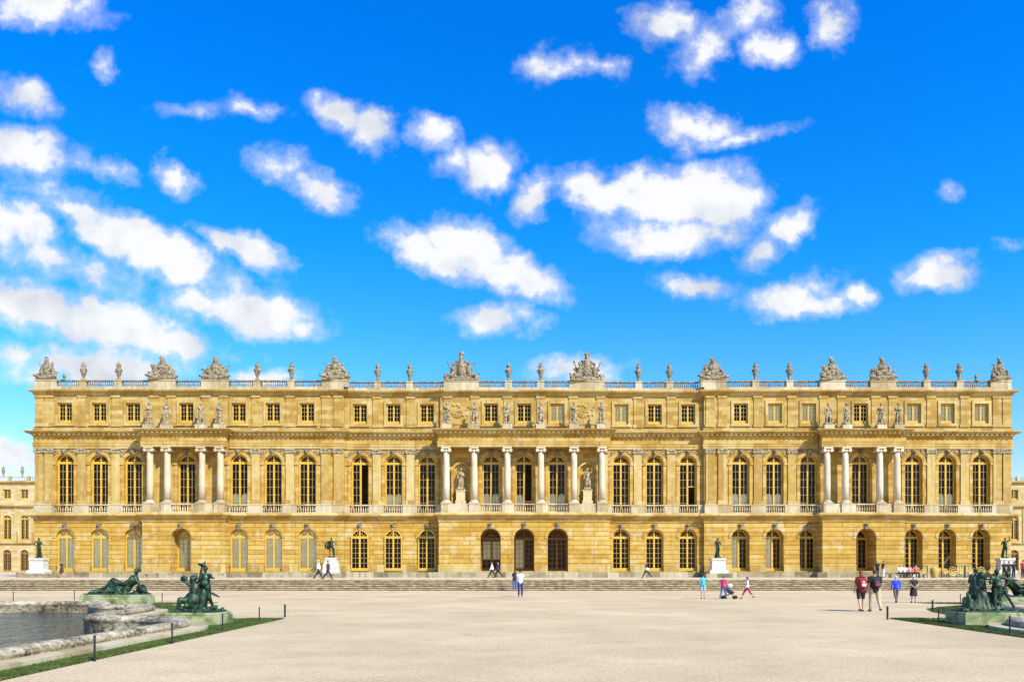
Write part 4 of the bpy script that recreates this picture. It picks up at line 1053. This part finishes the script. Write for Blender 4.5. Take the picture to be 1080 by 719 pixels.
person(346, 66.6, TZ, 1.72, RIGHT, 'walker all in dark clothes, right one of the strolling couple', (.04, .035, .04), 'short', 'trousers', (.02, .02, .025), stride=.45, vox=.02, female=True)
person(519, 76, TZ, 1.68, LEFT, 'walker in a white shirt striding left before the central doors', (.7, .72, .78), 'long', 'trousers', (.02, .02, .035), stride=.5, vox=.02)
person(525.5, 76, TZ, 1.68, LEFT, 'walker in navy striding left just behind the white shirted one', (.02, .025, .08), 'long', 'trousers', (.02, .02, .03), stride=.5, vox=.02)
person(543, 61.5, 0, 1.72, BACK, 'woman in black top and blue jeans half hidden beside the man in white', (.02, .018, .02), 'short', 'trousers', (.06, .12, .30), female=True, vox=.018, hair=(.10, .04, .02), hlen='long')
person(548.8, 1536 / 31, 0, 1.74, BACK, 'man in a white T-shirt and dark jeans raising both hands to take a photo', (.80, .80, .82), 'short', 'trousers', (.025, .035, .10), arms=('phone', 'phone'), vox=.014)
person(682, 75, TZ, 1.72, LEFT, 'lone walker in dark jacket carrying white papers, striding left on the terrace', (.025, .02, .03), 'long', 'trousers', (.02, .02, .025), stride=.5, vox=.02)
person(741.5, 1536 / 33, 0, 1.48, BACK, 'youngster in a turquoise top and pale blue shorts, one arm held out', (.03, .45, .55), 'short', 'shorts', (.30, .42, .62), arms=('down', 'point'), female=True, vox=.014)
person(763, 1536 / 33.4, 0, 1.42, RIGHT + .9, 'person in a magenta top and blue jeans pushing the stroller', (.62, .02, .16), 'short', 'trousers', (.06, .11, .25), arms=('push', 'push'), stride=.3, female=True, vox=.014, hair=(.10, .04, .02))
person(788, 1536 / 33, 0, 1.40, LEFT, 'girl in white top and magenta cropped trousers walking behind the stroller', (.78, .68, .72), 'short', 'capri', (.42, .02, .12), stride=.5, arms=('fold', 'down'), female=True, vox=.014, hlen='long')
person(908, 1536 / 46.6, 0, 1.76, BACK, 'woman in red top and black shorts seen from behind, left of the near pair', (.24, .02, .015), 'short', 'shorts', (.015, .015, .02), female=True, hair=(.22, .06, .02), hlen='long', stride=.12, w=1.08, vox=.012)
person(922.5, 1536 / 46.6, 0, 1.80, BACK, 'large man in a black T-shirt and khaki trousers, right one of the near pair', (.018, .012, .014), 'short', 'trousers', (.45, .38, .24), w=1.28, stride=-.16, hair=(.09, .03, .015), vox=.012)
person(945, 1536 / 37.4, 0, 1.46, BACK, 'older walker in a bright blue shirt and grey trousers, left of the woman in black', (.02, .06, .60), 'long', 'trousers', (.10, .10, .09), hair=(.6, .58, .54), stride=.22, w=1.05, vox=.013)
person(963.5, 1536 / 37.2, 0, 1.46, BACK, 'pale haired woman in a long black dress, hands clasped behind her back', (.012, .012, .014), 'short', 'dress', None, female=True, hair=(.75, .66, .52), arms=('back', 'back'), hlen='bun', w=1.05, vox=.013)
person(925, 76, TZ, 1.72, FRONT, 'person in black standing on the terrace behind the near pair', (.02, .02, .025), 'short', 'trousers', (.02, .02, .02), vox=.02)
person(931.5, 75.5, TZ, 1.70, LEFT, 'person in black top and white trousers standing on the terrace', (.03, .03, .035), 'short', 'trousers', (.7, .7, .68), vox=.02, female=True)
person(1059, 74, TZ, 1.62, FRONT, 'leftmost of three people in black before the right bronze plinth', (.015, .015, .018), 'short', 'trousers', (.02, .02, .02), vox=.02)
person(1064, 73, TZ, 1.62, BACK, 'middle one of three people in black before the right bronze plinth', (.015, .015, .018), 'short', 'trousers', (.02, .02, .02), vox=.02)
person(1069, 74, TZ, 1.60, FRONT, 'rightmost of three people in black before the right bronze plinth', (.015, .015, .018), 'short', 'trousers', (.02, .02, .02), vox=.02, female=True)
person(1079, 73, TZ, 1.75, BACK, 'person in a red shirt at the right edge of the picture', (.42, .02, .02), 'short', 'trousers', (.02, .02, .03), vox=.02)
# seated on the bench by the railing
for px, c, l in ((949, (.78, .78, .80), 'white shirt, left end of the bench before the gilded railing'), (953.5, (.72, .74, .80), 'pale shirt, beside the left one'), (959, (.62, .28, .20), 'salmon top, on the same bench'), (965.5, (.60, .10, .08), 'red top, right end of the bench')):
    person(px, 75.2, TZ, 1.70, FRONT, 'seated visitor in a ' + l, c, 'short', 'trousers', (.03, .03, .05), pose='sit', arms=('lap', 'lap'), vox=.02, hair=(.03, .02, .015))

def backpack(px, D, z, col, accent, label):
    P = at(px, D, z); e = empty('backpack', P); tag(e, label, 'backpack')
    bm = bmesh.new(); box(bm, -.14, .14, -.27, -.13, 1.04, 1.36); ell(bm, (0, -.2, 1.34), (.14, .07, .1)); box(bm, -.11, .11, -.3, -.25, 1.06, 1.2); o = mo('bag', remesh(bm, .02, 'bag'), cloth(col), e)
    bm = bmesh.new(); box(bm, -.09, .09, -.325, -.29, 1.08, 1.19); box(bm, -.05, .05, -.29, -.262, 1.22, 1.3); mo('pocket', remesh(bm, .014, 'pocket'), cloth(accent), e)
    for q in (-1, 1):
        bm = bmesh.new(); pts = [(q * .1, -.18, 1.36), (q * .11, -.1, 1.48), (q * .115, .06, 1.49), (q * .12, .16, 1.32), (q * .14, .05, 1.08), (q * .12, -.15, 1.05)]
        for a, b in zip(pts, pts[1:]): cap(bm, a, b, .02, .02, 6)
        mk('strap', bm, cloth(col), e)
backpack(908, 1536 / 46.6 - .02, .02, (.30, .02, .02), (.75, .72, .7), 'red backpack with pale pocket worn by the woman in red')
backpack(922.5, 1536 / 46.6 - .1, .04, (.025, .015, .03), (.30, .05, .10), 'black backpack with a dull red pocket worn by the large man')
# stroller
P = at(763, 1536 / 33.4, 0); st = empty('stroller', P + Vector((.42, .3, 0)), -.5); st.scale = (.85,) * 3; tag(st, 'black pushchair with pale hood between the magenta top and the girl in white', 'stroller')
bm = bmesh.new()
for y in (-.24, .24): cap(bm, (-.42, y, .12), (.35, y, .5), .018, .018, 6); cap(bm, (.42, y, .12), (-.5, y, .98), .018, .018, 6)
cap(bm, (-.5, -.24, .98), (-.5, .24, .98), .022, .022, 6); mk('frame', bm, 'dark_iron', st)
bm = bmesh.new(); ell(bm, (.08, 0, .52), (.3, .2, .16), (0, .4, 0)); ell(bm, (-.1, 0, .68), (.1, .2, .26), (0, -.3, 0)); mo('seat', remesh(bm, .025, 'seat'), cloth((.02, .03, .05)), st)
bm = bmesh.new(); ell(bm, (.02, 0, .92), (.26, .23, .2), (0, -.3, 0)); mo('hood', remesh(bm, .025, 'hood'), cloth((.60, .48, .40)), st)
for x in (-.42, .42):
    for y in (-.26, .26):
        bm = bmesh.new(); cyl(bm, (x, y - .025, .12), (x, y + .025, .12), .12, 14); mk('wheel', bm, 'dark_iron', st)
# photographed phone
e = at(548.8, 1536 / 31, 0); bm = bmesh.new(); box(bm, -.045, .045, -.01, .01, 0, .14)
o = mk('camera_phone', bm, 'dark_iron'); o.location = (e.x, e.y + .40, 1.47); tag(o, 'dark phone held up by the man in the white T-shirt', 'phone')
P = at(682, 75, TZ); bm = bmesh.new(); box(bm, -.15, .15, -.015, .015, 0, .24); o = mk('papers', bm, cloth((.85, .85, .82))); o.location = (P.x - .02, P.y - .30, TZ + .78); o.rotation_euler = (0, .3, 0); tag(o, 'white papers carried by the dark clad walker on the terrace', 'papers')

# bronze terrace statues on marble plinths
def bronze_fig(kind):
    arms = {'a': ('fold', 'hip'), 'b': ('hip', 'point'), 'c': ('fold', 'down'), 'd': ('up', 'fold')}[kind]
    J = joints('stand', {'a': .08, 'b': .25, 'c': .1, 'd': .12}[kind], kind == 'a', arms, 1.05); bm = body_bm(J, kind == 'a', 1.05)
    ell(bm, J['hd'] + Vector((0, -.02, .07)), (.09, .1, .07)); box(bm, -.26, .26, -.24, .3, -.06, .06)
    r = random.Random(ord(kind))
    if kind in 'ac':
        for i in range(8): cap(bm, (r.uniform(-.14, .14), -.1, 1.35), (r.uniform(-.24, .22), r.uniform(-.16, -.05), .1), .05, .07, 6)
    if kind == 'b':
        cap(bm, (.1, -.05, 1.4), (.5, .06, 1.28), .08, .06); cap(bm, (.5, .1, 1.3), (.5, .05, .85), .06, .1); cap(bm, (-.2, -.12, .1), (-.2, -.1, .8), .09, .06)
        for i in range(4): cap(bm, (.1 + i * .08, -.1, 1.3), (.2 + i * .06, -.08, .75), .07, .06)
    if kind == 'd': cap(bm, (.0, -.1, 1.3), (.2, -.12, .1), .12, .12)
    return remesh(bm, .022, 'bronze_statue')
def terrace_bronze(px, kind, wd, lab, flip=FRONT, ped='square', D=77.9):
    P = at(px, D, 0); zb = TZ
    e = empty('plinth', (P.x, P.y, zb)); tag(e, 'pale marble plinth under ' + lab, 'plinth', 'marble plinths along the terrace')
    s = 1.0
    bm = bmesh.new(); box(bm, -1.35, 1.35, -.75, .7, -.1, .42); mk('step', bm, 'step_stone', e)
    bm = bmesh.new(); lv = [(.95, .42), (.95, .62), (.88, .75), (.72, .82), (.68, 1.7), (.78, 1.8), (.78, 2.0)] if ped != 'round' else [(.9, .42), (.9, .62), (.84, .8), (.82, 1.2), (.7, 1.6), (.6, 1.8), (.66, 1.95), (.62, 2.05)]
    f = wd / .95; rings = []
    for a, z in lv: rings.append([bm.verts.new((sx * a * f, sy * a * .62, z)) for sx, sy in ((-1, -1), (1, -1), (1, 1), (-1, 1))])
    for a, b in zip(rings, rings[1:]):
        for i in range(4): bm.faces.new((a[i], a[(i + 1) % 4], b[(i + 1) % 4], b[i]))
    bm.faces.new(rings[-1]); bm.faces.new(rings[0][::-1]); mk('block', bm, 'plinth_marble', e)
    o = mo('bronze_statue', bronze_fig(kind), 'bronze_patina'); o.location = (P.x, P.y, zb + lv[-1][1] + .05); o.rotation_euler = (0, 0, flip); o.scale = (1.15,) * 3
    tag(o, lab, 'statue', 'bronze statues along the terrace')
terrace_bronze(41, 'a', .95, 'the green draped bronze statue before the left corner of the palace', FRONT + .5)
terrace_bronze(349.5, 'b', .85, 'the dark striding bronze with outstretched cloak left of the middle', FRONT + .0, 'round')
terrace_bronze(757, 'c', .95, 'the slim dark bronze statue right of the central block', FRONT)
terrace_bronze(1060, 'd', .95, 'the green bronze statue before the right corner of the palace', FRONT - .5)

# benches, railing, tub
def bench(px0, px1, D, label):
    a, b = at(px0, D), at(px1, D); L = (b.x - a.x); c = (a + b) / 2
    e = empty('stone_bench', (c.x, c.y, TZ)); tag(e, label, 'bench', 'stone benches on the terrace')
    bm = bmesh.new(); box(bm, -L / 2, L / 2, -.22, .22, .40, .5); mk('seat', bm, 'step_stone', e)
    for s in (-.42, .0, .42): bm = bmesh.new(); box(bm, s * L - .12, s * L + .12, -.17, .17, -.02, .399); mk('leg', bm, 'step_stone', e)
bench(151, 179, 76.6, 'stone bench against the left porch, left of its doorway'); bench(204, 236, 76.6, 'stone bench against the left porch, right of its doorway'); bench(936, 979, 75.6, 'long stone bench before the gilded railing at right')
def rail(px0, px1, D, label):
    a, b = at(px0, D), at(px1, D); L = b.x - a.x; c = (a + b) / 2
    e = empty('ornate_railing', (c.x, c.y, TZ)); tag(e, label, 'railing', 'gilded railing panels')
    bm = bmesh.new()
    for x in (-L / 2, -L * .17, L * .17, L / 2): box(bm, x - .03, x + .03, -.03, .03, 0, 1.25)
    box(bm, -L / 2, L / 2, -.02, .02, 1.17, 1.22); box(bm, -L / 2, L / 2, -.021, .021, .1, .15)
    for s in (-1, 1):
        for k in range(1, 3): xx = s * (L * .17 + L * .33 * k / 3); box(bm, xx - .015, xx + .015, -.015, .015, .15, 1.17)
    mk('iron_frame', bm, 'dark_iron', e)
    bm = bmesh.new()
    for x0, r0 in ((0, .42), (-L * .335, .22), (L * .335, .22)):
        for r in (r0, r0 * .45):
            for i in range(16):
                a0, a1 = 2 * PI * i / 16, 2 * PI * (i + 1) / 16; cyl(bm, (x0 + r * math.cos(a0), -.03, .66 + r * math.sin(a0)), (x0 + r * math.cos(a1), -.03, .66 + r * math.sin(a1)), .035, 5)
        for i in range(8):
            a0 = PI * i / 4; cyl(bm, (x0 + r0 * .45 * math.cos(a0), -.03, .66 + r0 * .45 * math.sin(a0)), (x0 + r0 * 1.05 * math.cos(a0), -.03, .66 + r0 * 1.05 * math.sin(a0)), .025, 5)
    mk('gilt_scrollwork', bm, 'gilt_iron', e)
for i, (a, b) in enumerate(((954, 978), (993, 1017), (1018, 1051))):
    rail(a, b, 76.4, ['wrought railing panel with gilt ring, left of the ochre tub', 'wrought railing panel with gilt ring, right of the ochre tub', 'wrought railing panel with gilt ring, nearest the right bronze statue'][i])
P = at(985.5, 76.2, TZ); bm = bmesh.new(); lathe(bm, [(.28, 0), (.32, .1), (.4, .5), (.42, .7), (.36, .95), (.2, 1.05), (.05, 1.08)], seg=18)
o = mk('round_tub', bm, 'ochre_clay', smooth=True); o.location = P; tag(o, 'round ochre tub standing between the railing panels', 'tub')

# low posts round the lawns
bm = bmesh.new(); lathe(bm, [(.022, 0), (.022, .5), (.03, .51), (.02, .56)], seg=8); pme = bpy.data.meshes.new('low_post'); bm.to_mesh(pme); bm.free(); pme.materials.append(MATS['dark_iron'])
PL = [(300.5, 650.3, 'thick post at the tip of the left lawn', 1.7), (273.5, 655.5, 'second post from the tip of the left lawn', 1), (234.7, 665.5, 'post beside the plinth of the left bronze children', 1),
      (181.6, 678.5, 'post on the left lawn beside the pale coping end', 1), (99.8, 697, 'nearest post on the left lawn', 1), (14, 633, 'post behind the far pool wall at the left edge', 1), (78.5, 632.5, 'post behind the far pool wall near the reclining bronze', 1),
      (171, 635, 'post right of the reclining bronze', 1), (197.5, 637.5, 'post just left of the bronze children', 1),
      (936, 653, 'thick post at the tip of the right lawn', 1.7), (983.5, 644.3, 'thick post behind the curved edge of the right lawn', 1.7), (990, 658.5, 'thin post on the right lawn, before the right bronze group', 1),
      (1013, 637, 'short far post left of the far right bronze', 1), (1065, 668.5, 'nearest post on the right lawn, by the dark coping', 1)]
for px, py_, l, f in PL:
    o = mo('low_post', pme); o.location = gnd(px, py_); o.scale = (f, f, .88 if f > 1 else .95); tag(o, l, 'post', 'low metal posts round the lawns')

# bronze groups on mossy plinths ------------------------------------
def child(bm, base, face, lean=0., arms=('fold', 'down'), s=.85, stride=.15, up=None):
    J = joints('stand', stride, False, arms, 1.1)
    b2 = body_bm(J, False, 1.4); [cap(b2, J['hp' + n], J['kn' + n], .13, .085) for n in 'LR']; [cap(b2, J['kn' + n], J['an' + n], .088, .055) for n in 'LR']; [cap(b2, J['sh' + n], J['el' + n], .075, .06) for n in 'LR']; ell(b2, J['hd'] + Vector((0, -.02, .05)), (.1, .11, .09)); 
    M = Matrix.Translation(base) @ Matrix.Rotation(face, 4, 'Z') @ Matrix.Rotation(lean, 4, 'X') @ Matrix.Scale(s, 4) @ Matrix.Translation((0, 0, -min(J['anL'].z, J['anR'].z) + .08))
    b2.transform(M); me = bpy.data.meshes.new('t'); b2.to_mesh(me); b2.free(); bm.from_mesh(me); bpy.data.meshes.remove(me)
def rocks(bm, W, Dp, n, seed, h=.14):
    r = random.Random(seed)
    box(bm, -W, W, -Dp, Dp, -.02, .05)
    for i in range(n): ell(bm, (r.uniform(-W * .9, W * .9), r.uniform(-Dp * .85, Dp * .85), .05), (r.uniform(.08, .2), r.uniform(.08, .2), r.uniform(.04, h)), sub=1)
def plinth_block(name_label, c, W, Dp, h, rz=0):
    e = bmesh.new(); box(e, -W, W, -Dp, Dp, -.05, h - .08); box(e, -W + .04, W - .04, -Dp + .04, Dp - .04, h - .08, h)
    bmesh.ops.bevel(e, geom=e.edges[:], offset=.012, segments=1, affect='EDGES')
    o = mk('mossy_plinth', e, 'mossy_plinth'); o.location = c; o.rotation_euler = (0, 0, rz); tag(o, name_label, 'plinth', 'mossy plinths at the pool corners')
# A: standing children, left
cA = at(210, 25.6); cA.z = 0
plinth_block('yellow green mossy plinth under the bronze children at left', cA, .92, .6, .42)
bm = bmesh.new(); rocks(bm, .82, .5, 16, 1)
child(bm, Vector((.30, .02, .06)), LEFT + 1.1, -.06, ('point', 'fold'), .84, .08)
# seated/kneeling child with raised arm
ell(bm, (-.22, 0, .36), (.34, .3, .34)); cap(bm, (-.2, .0, .4), (-.12, 0, .82), .22, .2); cap(bm, (.1, 0, .2), (.2, 0, .7), .2, .16); cap(bm, (-.28, -.1, .35), (-.55, -.3, .42), .13, .1); cap(bm, (-.55, -.3, .42), (-.62, -.35, .1), .1, .06)
cap(bm, (-.05, .1, .3), (-.35, -.25, .22), .12, .09); ell(bm, (-.22, -.02, 1.08), (.12, .13, .14)); ell(bm, (-.2, .02, 1.14), (.14, .13, .1)); cap(bm, (-.12, 0, .9), (-.2, 0, 1.05), .07, .06)
cap(bm, (-.02, 0, .88), (.04, .02, 1.2), .07, .06); cap(bm, (.04, .02, 1.2), (.1, 0, 1.48), .055, .04); ell(bm, (.11, 0, 1.58), (.16, .06, .06), (0, .2, 0)); ell(bm, (.0, 0, 1.62), (.07, .05, .04), sub=1); cap(bm, (.15, 0, 1.6), (.24, 0, 1.7), .035, .02)
cap(bm, (-.28, 0, .86), (-.42, -.1, 1.0), .07, .05); cap(bm, (-.42, -.1, 1.0), (-.56, -.12, 1.08), .05, .04); ell(bm, (-.5, -.1, 1.12), (.14, .1, .1))
for i in range(10): a = i * .7; ell(bm, (-.4 + .1 * i, -.2 + .1 * math.sin(a), .12), (.12, .1, .1), sub=1)
cap(bm, (.55, -.2, .12), (.75, -.25, .2), .1, .06); cap(bm, (.0, .1, .1), (.05, .05, .8), .14, .1)
cap(bm, (.45, .1, .62), (.68, .12, .5), .05, .03)
o = mo('bronze_children', remesh(bm, .02, 'bronze_children'), 'bronze_patina'); o.scale = (.92, 1, 1); o.location = cA + Vector((0, 0, .42)); tag(o, 'green bronze group at left, a standing child and a crouching one lifting a bird', 'sculpture', 'bronze groups at the pools')
# B: reclining nymph, left far
cB = at(124, 36.6); cB.z = 0
def recliner(flip, label, c, zt, rz=0):
    bm = bmesh.new(); rocks(bm, 1.42, .45, 22, 5, .16); s = flip
    hip = Vector((.35 * s, 0, .3)); ch = Vector((.78 * s, 0, .66)); nk = Vector((.9 * s, 0, .86)); hd = Vector((.92 * s, -.03, 1.05))
    ell(bm, hd, (.105, .12, .13)); ell(bm, hd + Vector((0, .03, .05)), (.12, .12, .1)); cap(bm, nk, hd, .065, .06); ell(bm, ch, (.25, .2, .24)); ell(bm, hip, (.34, .28, .26)); cap(bm, hip, ch, .23, .21); ell(bm, (.1 * s, 0, .25), (.45, .35, .28)); ell(bm, (-.5 * s, 0, .16), (.5, .3, .2))
    kn = Vector((-.15 * s, -.1, .62)); cap(bm, hip, kn, .2, .15); cap(bm, kn, (-.55 * s, -.12, .2), .15, .1); kn2 = Vector((-.2 * s, .12, .36)); cap(bm, hip, kn2, .17, .12); cap(bm, kn2, (-.95 * s, .1, .16), .12, .07); ell(bm, (-1.05 * s, .08, .14), (.14, .07, .06))
    cap(bm, ch + Vector((.1 * s, -.1, .1)), (1.12 * s, -.12, .45), .075, .06); cap(bm, (1.12 * s, -.12, .45), (1.2 * s, -.15, .15), .06, .05)
    cap(bm, ch + Vector((-.05 * s, -.15, .08)), (.5 * s, -.3, .45), .07, .06); cap(bm, (.5 * s, -.3, .45), (.2 * s, -.3, .5), .055, .045)
    for i in range(9): cap(bm, (.3 * s - i * .16 * s, -.2 + .04 * (i % 3), .42 - .03 * i), (.2 * s - i * .16 * s, -.32, .12), .07, .06, 6)
    ell(bm, (1.1 * s, .1, .25), (.25, .25, .22)); ell(bm, (1.3 * s, -.1, .2), (.16, .2, .15)); cap(bm, (-1.0 * s, 0, .12), (-1.4 * s, 0, .06), .1, .05)
    o = mo('reclining_bronze', remesh(bm, .025, 'reclining_bronze'), 'bronze_patina'); o.scale = (1, 1, 1.06); o.location = Vector(c) + Vector((0, 0, zt)); o.rotation_euler = (0, 0, rz); tag(o, label, 'sculpture', 'bronze groups at the pools')
plinth_block('pale green long plinth under the reclining bronze at left', cB, 1.5, .62, .62)
recliner(1, 'dark bronze figure reclining on its elbow beside the left pool', cB, .62)
# C: right near group
cC = at(1038, 25.4); cC.z = 0
plinth_block('bright green mossy plinth under the bronze children at right', cC, .98, .6, .44)
bm = bmesh.new(); rocks(bm, .85, .5, 18, 9)
child(bm, Vector((-.42, -.05, .06)), RIGHT + .3, -.1, ('fold', 'point'), .80, .12); child(bm, Vector((.34, -.12, .06)), LEFT + 1.6, .0, ('point', 'fold'), .77, .12)
ell(bm, (-.02, .1, .4), (.26, .22, .38)); cap(bm, (0, .15, .7), (-.02, .15, 1.05), .16, .14); ell(bm, (-.02, .13, 1.22), (.12, .12, .13)); cap(bm, (.1, .05, .5), (.35, -.2, .3), .1, .07)
for i in range(8): cap(bm, (-.5 + .14 * i, .05, .6), (-.55 + .15 * i, -.15, .08), .08, .09, 6)
cap(bm, (.55, -.2, .7), (.85, -.28, .12), .05, .04, 6)
o = mo('bronze_children', remesh(bm, .02, 'bronze_children'), 'bronze_patina'); o.location = cC + Vector((0, 0, .44)); tag(o, 'green bronze group of standing children in the lower right corner', 'sculpture', 'bronze groups at the pools')
# D: right far recliner
cD = at(1066, 36.5); cD.z = 0
plinth_block('long green plinth under the far reclining bronze at right', cD, 2.0, .62, .5)
recliner(-1, 'dark bronze figure reclining behind the bronze children at right', cD + Vector((.75, 0, 0)), .5)
